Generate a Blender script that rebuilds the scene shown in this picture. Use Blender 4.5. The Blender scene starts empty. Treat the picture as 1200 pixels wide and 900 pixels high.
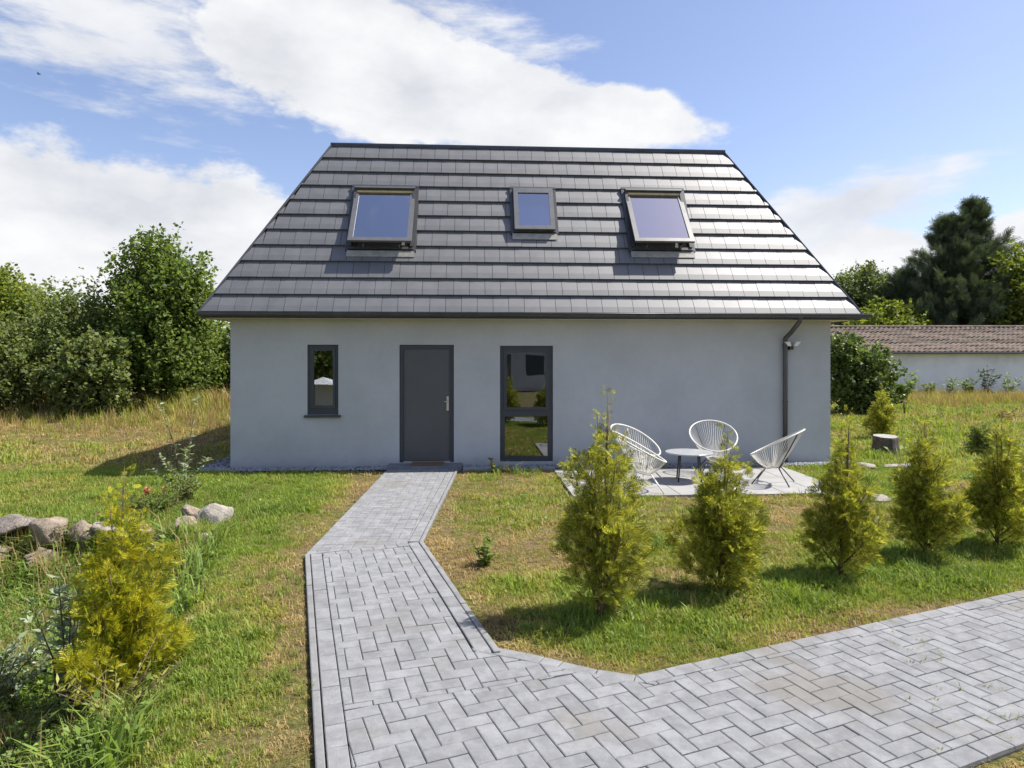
import bpy, math, random
import numpy as np
from mathutils import Vector, Matrix

R = math.radians
rng = np.random.default_rng(7)
random.seed(7)
sc = bpy.context.scene
col = sc.collection

# ------------------------------------------------------------------ camera
cam = bpy.data.cameras.new('camera')
cam.sensor_width = 36
cam.lens = 23.4
cam.shift_y = -0.0267
cam.clip_start = 0.05
cam.clip_end = 2000
cam_o = bpy.data.objects.new('camera', cam)
col.objects.link(cam_o)
cam_o.location = (0, 0, 2.0)
cam_o.rotation_euler = (R(90), 0, 0)
sc.camera = cam_o

# ------------------------------------------------------------------ light
SUN_EL, SUN_AZ = R(56.5), R(80.0)            # azimuth clockwise from +Y
SKY_STRENGTH, SUN_STRENGTH, EXPOSURE = 0.14, 4.6, 0.8
sun_dir = Vector((math.sin(SUN_AZ) * math.cos(SUN_EL), math.cos(SUN_AZ) * math.cos(SUN_EL), math.sin(SUN_EL)))
sun = bpy.data.lights.new('sun', 'SUN')
sun.energy = SUN_STRENGTH
sun.angle = R(0.53)
sun.color = (1.0, 0.955, 0.88)
sun_o = bpy.data.objects.new('sun', sun)
col.objects.link(sun_o)
sun_o.rotation_euler = sun_dir.to_track_quat('Z', 'Y').to_euler()

sc.view_settings.view_transform = 'Standard'
sc.view_settings.look = 'None'
sc.view_settings.exposure = EXPOSURE
sc.view_settings.gamma = 1.0
sc.view_settings.use_curve_mapping = False
sc.render.engine = 'CYCLES'
sc.cycles.use_denoising = True
sc.cycles.max_bounces = 8
sc.cycles.transparent_max_bounces = 16
sc.cycles.caustics_reflective = False
sc.cycles.caustics_refractive = False
sc.cycles.sample_clamp_indirect = 6.0


class NT:
    """Small helper to write node graphs as expressions."""
    def __init__(self, tree):
        self.t = tree
        self.n = tree.nodes
        self.l = tree.links

    def node(self, kind, **props):
        nd = self.n.new(kind)
        for k, v in props.items():
            setattr(nd, k, v)
        return nd

    def put(self, sock, v):
        if hasattr(v, 'is_output'):
            self.l.new(v, sock)
        else:
            sock.default_value = v

    def m(self, op, a, b=None, c=None, clamp=False):
        nd = self.node('ShaderNodeMath', operation=op, use_clamp=clamp)
        self.put(nd.inputs[0], a)
        if b is not None:
            self.put(nd.inputs[1], b)
        if c is not None:
            self.put(nd.inputs[2], c)
        return nd.outputs[0]

    def smooth(self, x, a, b):
        nd = self.node('ShaderNodeMapRange', interpolation_type='SMOOTHSTEP')
        self.put(nd.inputs[0], x)
        nd.inputs[1].default_value = a
        nd.inputs[2].default_value = b
        return nd.outputs[0]

    def noise(self, vec, scale, detail=4.0, rough=0.55, out=0, distortion=0.0):
        nd = self.node('ShaderNodeTexNoise')
        if vec is not None:
            self.put(nd.inputs['Vector'], vec)
        nd.inputs['Scale'].default_value = scale
        nd.inputs['Detail'].default_value = detail
        nd.inputs['Roughness'].default_value = rough
        nd.inputs['Distortion'].default_value = distortion
        return nd.outputs[out]

    def mix(self, fac, a, b, blend='MIX'):
        nd = self.node('ShaderNodeMix', data_type='RGBA', blend_type=blend)
        self.put(nd.inputs[0], fac)
        for i, v in ((6, a), (7, b)):
            if hasattr(v, 'is_output'):
                self.l.new(v, nd.inputs[i])
            else:
                nd.inputs[i].default_value = (*v, 1.0) if len(v) == 3 else v
        return nd.outputs[2]

    def ramp(self, fac, stops):
        nd = self.node('ShaderNodeValToRGB')
        self.put(nd.inputs[0], fac)
        e = nd.color_ramp.elements
        while len(e) < len(stops):
            e.new(0.5)
        for i, (p, c) in enumerate(stops):
            e[i].position = p
            e[i].color = (*c, 1.0)
        return nd.outputs[0]


# ------------------------------------------------------------------ sky
def build_world():
    w = bpy.data.worlds.new('World')
    sc.world = w
    w.use_nodes = True
    t = NT(w.node_tree)
    t.n.clear()
    out = t.node('ShaderNodeOutputWorld')
    bg = t.node('ShaderNodeBackground')
    bg.inputs['Strength'].default_value = SKY_STRENGTH
    sky = t.node('ShaderNodeTexSky', sky_type='NISHITA', sun_disc=False)
    sky.sun_elevation = SUN_EL
    sky.sun_rotation = SUN_AZ
    sky.air_density = 1.0
    sky.dust_density = 0.9
    sky.ozone_density = 2.2
    tc = t.node('ShaderNodeTexCoord')
    d = tc.outputs['Generated']
    sep = t.node('ShaderNodeSeparateXYZ')
    t.l.new(d, sep.inputs[0])
    x, y, z = sep.outputs
    az = t.m('ARCTAN2', x, y)
    el = t.m('ARCSINE', z)
    # stretched sampling direction: clouds are flat-bottomed and wide
    mp = t.node('ShaderNodeMapping')
    t.l.new(d, mp.inputs['Vector'])
    mp.inputs['Scale'].default_value = (1.0, 1.0, 1.9)
    v = mp.outputs[0]
    n1 = t.noise(v, 3.2, 6.0, 0.6)
    n2 = t.noise(v, 9.0, 6.0, 0.62)
    mp2 = t.node('ShaderNodeMapping')
    t.l.new(d, mp2.inputs['Vector'])
    mp2.inputs['Location'].default_value = (3.1, 1.7, 5.3)
    mp2.inputs['Scale'].default_value = (1.0, 1.0, 2.6)
    n3 = t.noise(mp2.outputs[0], 2.3, 8.0, 0.6, distortion=0.4)
    wisp_map = t.node('ShaderNodeMapping')
    t.l.new(d, wisp_map.inputs['Vector'])
    wisp_map.inputs['Rotation'].default_value = (0.0, R(14), 0.0)
    wisp_map.inputs['Scale'].default_value = (2.0, 2.0, 9.0)
    n4 = t.noise(wisp_map.outputs[0], 3.0, 6.0, 0.65)

    def ell(a0, e0, ra, re, rot, wgt=1.0):
        da = t.m('SUBTRACT', az, a0)
        de = t.m('SUBTRACT', el, e0)
        c, s = math.cos(rot), math.sin(rot)
        p = t.m('ADD', t.m('MULTIPLY', da, c / ra), t.m('MULTIPLY', de, s / ra))
        q = t.m('ADD', t.m('MULTIPLY', da, -s / re), t.m('MULTIPLY', de, c / re))
        r = t.m('SQRT', t.m('ADD', t.m('MULTIPLY', p, p), t.m('MULTIPLY', q, q)))
        return t.m('MULTIPLY', t.m('SUBTRACT', 1.0, r), wgt)

    def union(items):
        r = items[0]
        for i in items[1:]:
            r = t.m('MAXIMUM', r, i)
        return r

    # heaped clouds (azimuth, elevation, radii in radians, tilt)
    heaped = union([
        ell(-0.02, 0.365, 0.33, 0.080, -0.16),
        ell(-0.26, 0.405, 0.25, 0.105, -0.25),
        ell(0.16, 0.348, 0.17, 0.050, -0.22),
        ell(-0.60, 0.135, 0.34, 0.150, 0.0),
        ell(-0.37, 0.150, 0.18, 0.125, -0.15),
        ell(0.49, 0.115, 0.115, 0.07, 0.0),
        ell(0.56, 0.085, 0.10, 0.040, 0.0),
        ell(0.655, 0.14, 0.065, 0.045, 0.0),
        ell(0.30, 0.03, 0.30, 0.05, 0.0),
    ])
    thin = union([
        ell(-0.56, 0.40, 0.24, 0.10, -0.18, 0.8),
        ell(-0.10, 0.475, 0.20, 0.06, -0.30, 0.55),
        ell(0.46, 0.195, 0.17, 0.05, 0.22, 1.3),
        ell(0.41, 0.185, 0.12, 0.055, 0.1, 1.3),
    ])
    edge = t.m('ADD', t.m('MULTIPLY', t.m('SUBTRACT', n1, 0.5), 1.1), t.m('MULTIPLY', t.m('SUBTRACT', n2, 0.5), 0.9))
    dense = t.smooth(t.m('ADD', heaped, edge), 0.05, 0.27)
    dense = t.m('MULTIPLY', dense, 0.97)
    wispy = t.m('MULTIPLY', t.smooth(t.m('ADD', t.m('ADD', thin, t.m('MULTIPLY', t.m('SUBTRACT', n4, 0.5), 2.0)), t.m('MULTIPLY', t.m('SUBTRACT', n2, 0.5), 0.7)), 0.0, 0.70), 0.90)
    # the rest of the sky carries the same kind of broken cloud
    side = t.smooth(t.m('ABSOLUTE', az), 0.70, 0.95)
    high = t.smooth(el, 0.56, 0.75)
    away = t.m('MAXIMUM', side, high)
    broken = t.m('MULTIPLY', t.m('MULTIPLY', t.smooth(n3, 0.50, 0.68), 0.9), away)
    cover = t.m('MAXIMUM', t.m('MAXIMUM', dense, wispy), broken)
    # cloud tone: thick bellies are greyer than the tops
    belly = t.m('ADD', t.m('MULTIPLY', t.noise(v, 5.5, 6.0, 0.58), 0.9), t.m('MULTIPLY', n2, 0.25))
    tone = t.ramp(belly, [(0.38, (3.0, 3.08, 3.26)), (0.54, (3.55, 3.6, 3.72)), (0.72, (4.1, 4.1, 4.12))])
    skyc = t.mix(1.0, sky.outputs[0], (0.83, 0.745, 0.765), 'MULTIPLY')
    res = t.mix(cover, skyc, tone)
    t.l.new(res, bg.inputs['Color'])
    t.l.new(bg.outputs[0], out.inputs['Surface'])


build_world()

# ------------------------------------------------------------------ materials
MATS = {}


def mat(name, color, rough=0.7, var=0.15, scale=6.0, bump=0.0, bump_scale=60.0, metal=0.0, spec=0.5,
        per='none', per_amt=0.25, color2=None, spots=None, transl=0.0, detail=5.0,
        grain=None, tip=None, splash=None, bump_dist=0.01):
    """Procedural surface. per: 'object' / 'island' random tint; color2 = second tone mixed by noise."""
    m = bpy.data.materials.new(name)
    m.use_nodes = True
    t = NT(m.node_tree)
    b = t.n['Principled BSDF']
    geo = t.node('ShaderNodeNewGeometry')
    tc = t.node('ShaderNodeTexCoord')
    pos = geo.outputs['Position']
    n = t.noise(pos, scale, detail, 0.6)
    c2 = color2 if color2 else tuple(max(0.0, c * (1 - var)) for c in color)
    c1 = color if color2 else tuple(min(1.0, c * (1 + var)) for c in color)
    base = t.mix(t.smooth(n, 0.3, 0.7), c2, c1)
    if per == 'object':
        oi = t.node('ShaderNodeObjectInfo')
        rnd = oi.outputs['Random']
    elif per == 'island':
        rnd = geo.outputs['Random Per Island']
    else:
        rnd = None
    if rnd is not None:
        k = t.m('ADD', t.m('MULTIPLY', rnd, 2 * per_amt), 1.0 - per_amt)
        cmb = t.node('ShaderNodeCombineXYZ')
        for i in range(3):
            t.l.new(k, cmb.inputs[i])
        base = t.mix(1.0, base, cmb.outputs[0], 'MULTIPLY')
    if tip is not None:
        base = t.mix(t.smooth(geo.outputs['Random Per Island'], 0.5, 0.95), base, tip)
    if grain:
        for gs, ga in grain:
            gn = t.m('ADD', t.m('MULTIPLY', t.noise(pos, gs, 3.0, 0.7), 2 * ga), 1.0 - ga)
            cg = t.node('ShaderNodeCombineXYZ')
            for i in range(3):
                t.l.new(gn, cg.inputs[i])
            base = t.mix(1.0, base, cg.outputs[0], 'MULTIPLY')
    if splash:
        sp = t.node('ShaderNodeSeparateXYZ')
        t.l.new(pos, sp.inputs[0])
        lim = t.m('SUBTRACT', t.m('MULTIPLY', t.noise(pos, 5.0, 5.0, 0.7), splash[0] * 2), sp.outputs[2])
        base = t.mix(t.m('MULTIPLY', t.smooth(lim, -0.10, 0.22), splash[2]), base, splash[1])
    if spots:
        sc_, thr, scol, amt = spots
        sn = t.noise(pos, sc_, 3.0, 0.6)
        base = t.mix(t.m('MULTIPLY', t.smooth(sn, thr, thr + 0.12), amt), base, scol)
    t.l.new(base, b.inputs['Base Color'])
    b.inputs['Roughness'].default_value = rough
    b.inputs['Metallic'].default_value = metal
    b.inputs['Specular IOR Level'].default_value = spec
    if bump:
        bn = t.noise(pos, bump_scale, 4.0, 0.6)
        bp = t.node('ShaderNodeBump')
        bp.inputs['Strength'].default_value = bump
        bp.inputs['Distance'].default_value = bump_dist
        t.l.new(bn, bp.inputs['Height'])
        t.l.new(bp.outputs[0], b.inputs['Normal'])
    if transl:
        out = t.n['Material Output']
        tr = t.node('ShaderNodeBsdfTranslucent')
        t.l.new(t.mix(1.0, base, (1.25, 1.25, 0.7), 'MULTIPLY'), tr.inputs['Color'])
        mx = t.node('ShaderNodeMixShader')
        mx.inputs[0].default_value = transl
        t.l.new(b.outputs[0], mx.inputs[1])
        t.l.new(tr.outputs[0], mx.inputs[2])
        t.l.new(mx.outputs[0], out.inputs['Surface'])
    MATS[name] = m
    return m


def glass_mat(name, refl, tint=(0.8, 0.85, 0.85)):
    m = bpy.data.materials.new(name)
    m.use_nodes = True
    t = NT(m.node_tree)
    t.n.remove(t.n['Principled BSDF'])
    out = t.n['Material Output']
    gl = t.node('ShaderNodeBsdfGlossy')
    gl.inputs['Roughness'].default_value = 0.01
    gl.inputs['Color'].default_value = (0.93, 0.95, 1.0, 1)
    geo = t.node('ShaderNodeNewGeometry')
    bp = t.node('ShaderNodeBump')
    bp.inputs['Strength'].default_value = 0.05
    bp.inputs['Distance'].default_value = 0.01
    t.l.new(t.noise(geo.outputs['Position'], 2.2, 1.0, 0.5), bp.inputs['Height'])
    t.l.new(bp.outputs[0], gl.inputs['Normal'])
    tr = t.node('ShaderNodeBsdfTransparent')
    tr.inputs['Color'].default_value = (*tint, 1)
    fr = t.node('ShaderNodeFresnel')
    fr.inputs['IOR'].default_value = 1.5
    fac = t.m('ADD', fr.outputs[0], refl, clamp=True)
    mx = t.node('ShaderNodeMixShader')
    t.l.new(fac, mx.inputs[0])
    t.l.new(tr.outputs[0], mx.inputs[1])
    t.l.new(gl.outputs[0], mx.inputs[2])
    t.l.new(mx.outputs[0], out.inputs['Surface'])
    MATS[name] = m
    return m


def ground_mat():
    m = bpy.data.materials.new('lawn_soil')
    m.use_nodes = True
    t = NT(m.node_tree)
    b = t.n['Principled BSDF']
    geo = t.node('ShaderNodeNewGeometry')
    p = geo.outputs['Position']
    a = t.noise(p, 0.55, 5.0, 0.6)
    f = t.noise(p, 14.0, 5.0, 0.7)
    soil = t.mix(t.smooth(f, 0.35, 0.65), (0.09, 0.065, 0.035), (0.22, 0.165, 0.085))
    moss = t.mix(t.smooth(f, 0.35, 0.65), (0.06, 0.07, 0.018), (0.15, 0.155, 0.042))
    t.l.new(t.mix(t.smooth(a, 0.38, 0.58), moss, soil), b.inputs['Base Color'])
    b.inputs['Roughness'].default_value = 0.95
    b.inputs['Specular IOR Level'].default_value = 0.1
    bp = t.node('ShaderNodeBump')
    bp.inputs['Strength'].default_value = 0.8
    bp.inputs['Distance'].default_value = 0.03
    t.l.new(t.noise(p, 40.0, 6.0, 0.7), bp.inputs['Height'])
    t.l.new(bp.outputs[0], b.inputs['Normal'])
    MATS['soil'] = m


ground_mat()
mat('render_wall', (0.485, 0.492, 0.496), 0.92, 0.07, 0.8, bump=0.6, bump_scale=130, spec=0.2, grain=((60, .10), (9, .05)), splash=(.16, (0.25, 0.23, 0.20), .45))
mat('white_render', (0.85, 0.85, 0.83), 0.9, 0.08, 0.8, bump=0.3, bump_scale=80, spec=0.2, spots=(0.6, 0.6, (0.5, 0.5, 0.47), 0.35))
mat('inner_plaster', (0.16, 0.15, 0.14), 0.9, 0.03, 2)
mat('soffit', (0.62, 0.58, 0.50), 0.8, 0.05, 3)
mat('anthracite', (0.046, 0.052, 0.062), 0.42, 0.08, 3, spec=0.5)
mat('door_paint', (0.09, 0.088, 0.09), 0.45, 0.05, 2, bump=0.05, bump_scale=200)
mat('zinc', (0.075, 0.078, 0.085), 0.35, 0.15, 5, metal=0.4)
mat('pipe', (0.085, 0.080, 0.078), 0.4, 0.15, 5, metal=0.3)
mat('steel', (0.62, 0.60, 0.55), 0.28, 0.06, 9, metal=0.9)
mat('sash_metal', (0.20, 0.20, 0.195), 0.38, 0.08, 8, metal=0.55)
mat('flashing', (0.07, 0.072, 0.075), 0.45, 0.15, 8, metal=0.3)
mat('apron', (0.36, 0.34, 0.29), 0.5, 0.15, 12, metal=0.4)
mat('pine', (0.55, 0.42, 0.20), 0.5, 0.15, 20)
mat('white_plastic', (0.78, 0.77, 0.73), 0.4, 0.03, 4)
mat('cord_white', (0.66, 0.64, 0.58), 0.55, 0.05, 12)
mat('frame_white', (0.72, 0.71, 0.68), 0.4, 0.04, 10)
mat('frame_black', (0.022, 0.022, 0.025), 0.4, 0.1, 10)
mat('table_white', (0.36, 0.37, 0.38), 0.25, 0.04, 5)
mat('doormat', (0.20, 0.125, 0.065), 0.95, 0.3, 60, bump=0.8, bump_scale=250)
mat('concrete', (0.30, 0.295, 0.285), 0.88, 0.10, 3.0, grain=((60, .12),), bump=0.3, bump_scale=150, per='object', per_amt=0.06, spots=(5, 0.62, (0.28, 0.275, 0.26), 0.5))
mat('step_stone', (0.17, 0.18, 0.20), 0.8, 0.15, 8, bump=0.3, bump_scale=150)
mat('kerb', (0.20, 0.20, 0.20), 0.9, 0.16, 7, grain=((230, .3), (40, .15)), bump=0.5, bump_scale=140, per='object', per_amt=0.08, spots=(3.0, 0.66, (0.24, 0.17, 0.11), 0.6))
mat('paver', (0.216, 0.219, 0.224), 0.85, 0.16, 9, bump=0.55, bump_scale=170, per='object', per_amt=0.085, grain=((230, .35), (38, .16)), spots=(0.8, 0.53, (0.175, 0.158, 0.13), 0.55))
mat('paver_far', (0.216, 0.219, 0.224), 0.85, 0.16, 9, bump=0.5, bump_scale=170, per='island', per_amt=0.085, grain=((230, .35), (38, .16)), spots=(0.8, 0.55, (0.175, 0.158, 0.13), 0.5))
mat('joint_sand', (0.055, 0.05, 0.042), 0.95, 0.3, 30)
mat('gravel', (0.20, 0.205, 0.22), 0.75, 0.3, 20, per='island', per_amt=0.5)
mat('gravel_bed', (0.09, 0.09, 0.09), 0.95, 0.3, 40, bump=1.0, bump_scale=60)
mat('pantile', (0.15, 0.112, 0.086), 0.9, 0.3, 4.0, bump=0.4, bump_scale=60, spots=(1.6, 0.55, (0.165, 0.15, 0.13), 0.7), per='island', per_amt=0.3)
mat('granite', (0.27, 0.215, 0.16), 0.85, 0.25, 7, bump=0.7, bump_scale=45, spots=(26, 0.6, (0.16, 0.14, 0.13), 0.5), per='object', per_amt=0.2, grain=((90, .45), (14, .3)), splash=(-.02, (0.10, 0.09, 0.055), .5), bump_dist=.03)
mat('granite_grey', (0.225, 0.195, 0.165), 0.85, 0.25, 7, bump=0.7, bump_scale=45, spots=(26, 0.6, (0.13, 0.13, 0.14), 0.5), per='object', per_amt=0.15, grain=((90, .45), (14, .3)), splash=(-.02, (0.10, 0.09, 0.055), .5), bump_dist=.03)
mat('pale_stone', (0.31, 0.28, 0.235), 0.85, 0.2, 8, bump=0.6, bump_scale=50, grain=((90, .45), (14, .3)), bump_dist=.03)
mat('dark_block', (0.07, 0.055, 0.045), 0.8, 0.35, 9, bump=0.8, bump_scale=40)
mat('bark', (0.11, 0.085, 0.06), 0.95, 0.35, 14, bump=1.0, bump_scale=40)
mat('twig', (0.13, 0.09, 0.05), 0.9, 0.3, 20)
G1 = dict(rough=0.55, spec=0.3, per='island', per_amt=0.42)
mat('leaf_maple', (0.196, 0.265, 0.063), color2=(0.103, 0.167, 0.040), scale=0.9, tip=(0.22, 0.27, 0.07), transl=0.46, **G1)
mat('leaf_olive', (0.213, 0.263, 0.090), color2=(0.123, 0.174, 0.056), scale=0.9, tip=(0.26, 0.29, 0.11), transl=0.46, **G1)
mat('leaf_bright', (0.23, 0.28, 0.045), color2=(0.13, 0.19, 0.03), scale=0.8, tip=(0.3, 0.33, 0.06), transl=0.42, **G1)
mat('leaf_birch', (0.16, 0.205, 0.065), color2=(0.1, 0.14, 0.05), scale=0.6, tip=(0.22, 0.26, 0.09), transl=0.36, **G1)
mat('leaf_laurel', (0.19, 0.25, 0.07), color2=(0.10, 0.15, 0.04), scale=1.5, rough=0.4, spec=0.4, per='island', per_amt=0.4, transl=0.3)
mat('needle_dark', (0.125, 0.16, 0.08), color2=(0.075, 0.105, 0.052), scale=0.7, tip=(0.12, 0.16, 0.1), transl=0.22, **G1)
mat('thuja', (0.34, 0.35, 0.05), color2=(0.16, 0.20, 0.032), scale=6.0, tip=(0.52, 0.48, 0.09), transl=0.46, **G1)
mat('thuja_gold', (0.42, 0.42, 0.035), color2=(0.18, 0.235, 0.028), scale=5.0, tip=(0.62, 0.53, 0.04), transl=0.46, **G1)
mat('silver_leaf', (0.34, 0.39, 0.25), color2=(0.21, 0.27, 0.15), scale=8.0, transl=0.3, **G1)
mat('weed', (0.21, 0.29, 0.06), color2=(0.12, 0.19, 0.04), scale=2.5, transl=0.4, **G1)
mat('grass_green', (0.226, 0.294, 0.045), color2=(0.141, 0.203, 0.034), scale=1.1, transl=0.4, **G1)
mat('grass_lime', (0.324, 0.324, 0.067), color2=(0.205, 0.227, 0.049), scale=1.3, transl=0.4, **G1)
mat('grass_dry', (0.424, 0.318, 0.138), color2=(0.233, 0.170, 0.074), scale=1.7, transl=0.35, **G1)
mat('red_flower', (0.40, 0.07, 0.03), 0.6, 0.2, 20, per='island', per_amt=0.2)
mat('yellow_flower', (0.8, 0.55, 0.02), 0.6, 0.2, 20)
mat('bird', (0.02, 0.02, 0.022), 0.7, 0.2, 9)
mat('canvas', (0.8, 0.8, 0.79), 0.8, 0.03, 2)
glass_mat('glass', 0.13)
glass_mat('skylight_glass', 0.52, (0.5, 0.5, 0.6))


def tile_mat():
    m = bpy.data.materials.new('roof_tile')
    m.use_nodes = True
    t = NT(m.node_tree)
    b = t.n['Principled BSDF']
    geo = t.node('ShaderNodeNewGeometry')
    oi = t.node('ShaderNodeObjectInfo')
    n = t.noise(geo.outputs['Position'], 3.0, 5.0, 0.65)
    f = t.noise(geo.outputs['Position'], 90.0, 3.0, 0.6)
    base = t.mix(t.smooth(n, 0.3, 0.7), (0.098, 0.099, 0.102), (0.116, 0.117, 0.119))
    rnd = t.m('ADD', t.m('MULTIPLY', t.m('FRACT', t.m('ADD', oi.outputs['Random'], geo.outputs['Random Per Island'])), 0.12), 0.94)
    cmb = t.node('ShaderNodeCombineXYZ')
    for i in range(3):
        t.l.new(rnd, cmb.inputs[i])
    t.l.new(t.mix(1.0, base, cmb.outputs[0], 'MULTIPLY'), b.inputs['Base Color'])
    t.l.new(t.m('ADD', t.m('MULTIPLY', n, 0.16), 0.44), b.inputs['Roughness'])
    b.inputs['Specular IOR Level'].default_value = 1.0
    b.inputs['Coat Weight'].default_value = 0.25
    b.inputs['Coat Roughness'].default_value = 0.5
    bp = t.node('ShaderNodeBump')
    bp.inputs['Strength'].default_value = 0.15
    bp.inputs['Distance'].default_value = 0.004
    t.l.new(f, bp.inputs['Height'])
    t.l.new(bp.outputs[0], b.inputs['Normal'])
    MATS['roof_tile'] = m


tile_mat()


# ------------------------------------------------------------------ mesh helpers
def mesh_np(name, V, F, material, smooth=False):
    """V (n,3), F (m,k) index array, all faces with k corners, or a list of such arrays."""
    me = bpy.data.meshes.new(name)
    Fs = F if isinstance(F, list) else [F]
    Fs = [np.asarray(f, dtype=np.int32) for f in Fs if len(f)]
    V = np.asarray(V, dtype=np.float32)
    me.vertices.add(len(V))
    me.vertices.foreach_set('co', V.ravel())
    loops = np.concatenate([f.ravel() for f in Fs])
    tot = np.concatenate([np.full(len(f), f.shape[1], dtype=np.int32) for f in Fs])
    start = np.concatenate([[0], np.cumsum(tot)[:-1]]).astype(np.int32)
    me.loops.add(len(loops))
    me.loops.foreach_set('vertex_index', loops)
    me.polygons.add(len(tot))
    me.polygons.foreach_set('loop_start', start)
    me.polygons.foreach_set('loop_total', tot)
    if smooth:
        me.polygons.foreach_set('use_smooth', np.ones(len(tot), dtype=bool))
    me.update(calc_edges=True)
    me.materials.append(MATS[material])
    return me


def link(name, me, parent=None, loc=None):
    o = bpy.data.objects.new(name, me)
    col.objects.link(o)
    if parent is not None:
        o.parent = parent
    if loc is not None:
        o.location = loc
    return o


def tag(o, label=None, cat=None, group=None, kind=None):
    if label:
        o['label'] = label
    if cat:
        o['category'] = cat
    if group:
        o['group'] = group
    if kind:
        o['kind'] = kind
    return o


def thing(name, label, cat, loc=(0, 0, 0), rz=0.0, group=None):
    o = link(name, None, None, loc)
    o.rotation_euler = (0, 0, rz)
    return tag(o, label, cat, group)


class MB:
    """Collects simple solids and links them as one mesh."""
    def __init__(self):
        self.v = []
        self.f = []

    def add(self, verts, faces):
        k = len(self.v)
        self.v += [tuple(map(float, p)) for p in verts]
        self.f += [tuple(i + k for i in fc) for fc in faces]
        return self

    def box(self, x0, x1, y0, y1, z0, z1):
        return self.add([(x0, y0, z0), (x1, y0, z0), (x1, y1, z0), (x0, y1, z0), (x0, y0, z1), (x1, y0, z1), (x1, y1, z1), (x0, y1, z1)],
                        [(0, 3, 2, 1), (4, 5, 6, 7), (0, 1, 5, 4), (1, 2, 6, 5), (2, 3, 7, 6), (3, 0, 4, 7)])

    def quad(self, a, b, c, d):
        return self.add([a, b, c, d], [(0, 1, 2, 3)])

    def tube(self, pts, r, n=8, closed=False, caps=True):
        pts = [Vector(p) for p in pts]
        m = len(pts)
        rad = r if hasattr(r, '__len__') else [r] * m
        k = len(self.v)
        up = None
        for i, p in enumerate(pts):
            if closed:
                t = pts[(i + 1) % m] - pts[i - 1]
            else:
                t = pts[min(i + 1, m - 1)] - pts[max(i - 1, 0)]
            t = t.normalized() if t.length > 1e-9 else Vector((0, 0, 1))
            if up is None:
                up = Vector((0, 0, 1)) if abs(t.z) < 0.9 else Vector((1, 0, 0))
            s = t.cross(up)
            if s.length < 1e-6:
                s = t.cross(Vector((0, 1, 0)))
            s.normalize()
            up = s.cross(t).normalized()
            for j in range(n):
                a = 2 * math.pi * j / n
                q = p + (s * math.cos(a) + up * math.sin(a)) * rad[i]
                self.v.append((q.x, q.y, q.z))
        for i in range(m if closed else m - 1):
            i2 = (i + 1) % m
            for j in range(n):
                j2 = (j + 1) % n
                self.f.append((k + i * n + j, k + i * n + j2, k + i2 * n + j2, k + i2 * n + j))
        if caps and not closed:
            self.f.append(tuple(k + j for j in range(n))[::-1])
            self.f.append(tuple(k + (m - 1) * n + j for j in range(n)))
        return self

    def mesh(self, name, material, smooth=False):
        me = bpy.data.meshes.new(name)
        me.from_pydata(self.v, [], self.f)
        me.materials.append(MATS[material])
        if smooth:
            for p in me.polygons:
                p.use_smooth = True
        me.update()
        return me

    def build(self, name, material, parent=None, smooth=False, loc=None):
        return link(name, self.mesh(name, material, smooth), parent, loc)


def smoothstep(x, a, b):
    t = np.clip((np.asarray(x, float) - a) / (b - a), 0, 1)
    return t * t * (3 - 2 * t)


_P = rng.random((64, 64))


def vnoise(x, y, s=1.0):
    """Tiling value noise on numpy arrays, 0..1."""
    x = np.asarray(x, float) * s
    y = np.asarray(y, float) * s
    xi = np.floor(x).astype(int)
    yi = np.floor(y).astype(int)
    fx = x - xi
    fy = y - yi
    fx = fx * fx * (3 - 2 * fx)
    fy = fy * fy * (3 - 2 * fy)
    g = lambda a, b: _P[a % 64, b % 64]
    return (g(xi, yi) * (1 - fx) + g(xi + 1, yi) * fx) * (1 - fy) + (g(xi, yi + 1) * (1 - fx) + g(xi + 1, yi + 1) * fx) * fy


def inside(P, poly):
    x, y = P[:, 0], P[:, 1]
    r = np.zeros(len(P), bool)
    n = len(poly)
    for i in range(n):
        x0, y0 = poly[i]
        x1, y1 = poly[(i + 1) % n]
        c = ((y0 > y) != (y1 > y)) & (x < (x1 - x0) * (y - y0) / ((y1 - y0) if y1 != y0 else 1e-9) + x0)
        r ^= c
    return r


# ------------------------------------------------------------------ terrain
def height(x, y):
    x = np.asarray(x, float)
    y = np.asarray(y, float)
    xr = -2.75 + (6.61 - y) * 0.33
    low = 0.50 * smoothstep(xr - x, 0.0, 1.0) * smoothstep(7.75 + 0.15 * np.sin(x * 2.1) - y, 0.0, 0.45)
    far = 0.12 * smoothstep(y, 15, 28) + 0.25 * smoothstep(y, 16, 22) * smoothstep(-x, 5, 9)
    off = smoothstep(np.abs(x - 1.0), 4.0, 9.0)
    return -low + far + (vnoise(x + 40, y + 40, 0.9) - 0.5) * 0.05 * off + (vnoise(x + 11, y + 31, 0.2) - 0.5) * 0.12 * smoothstep(y, 14, 20)


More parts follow.
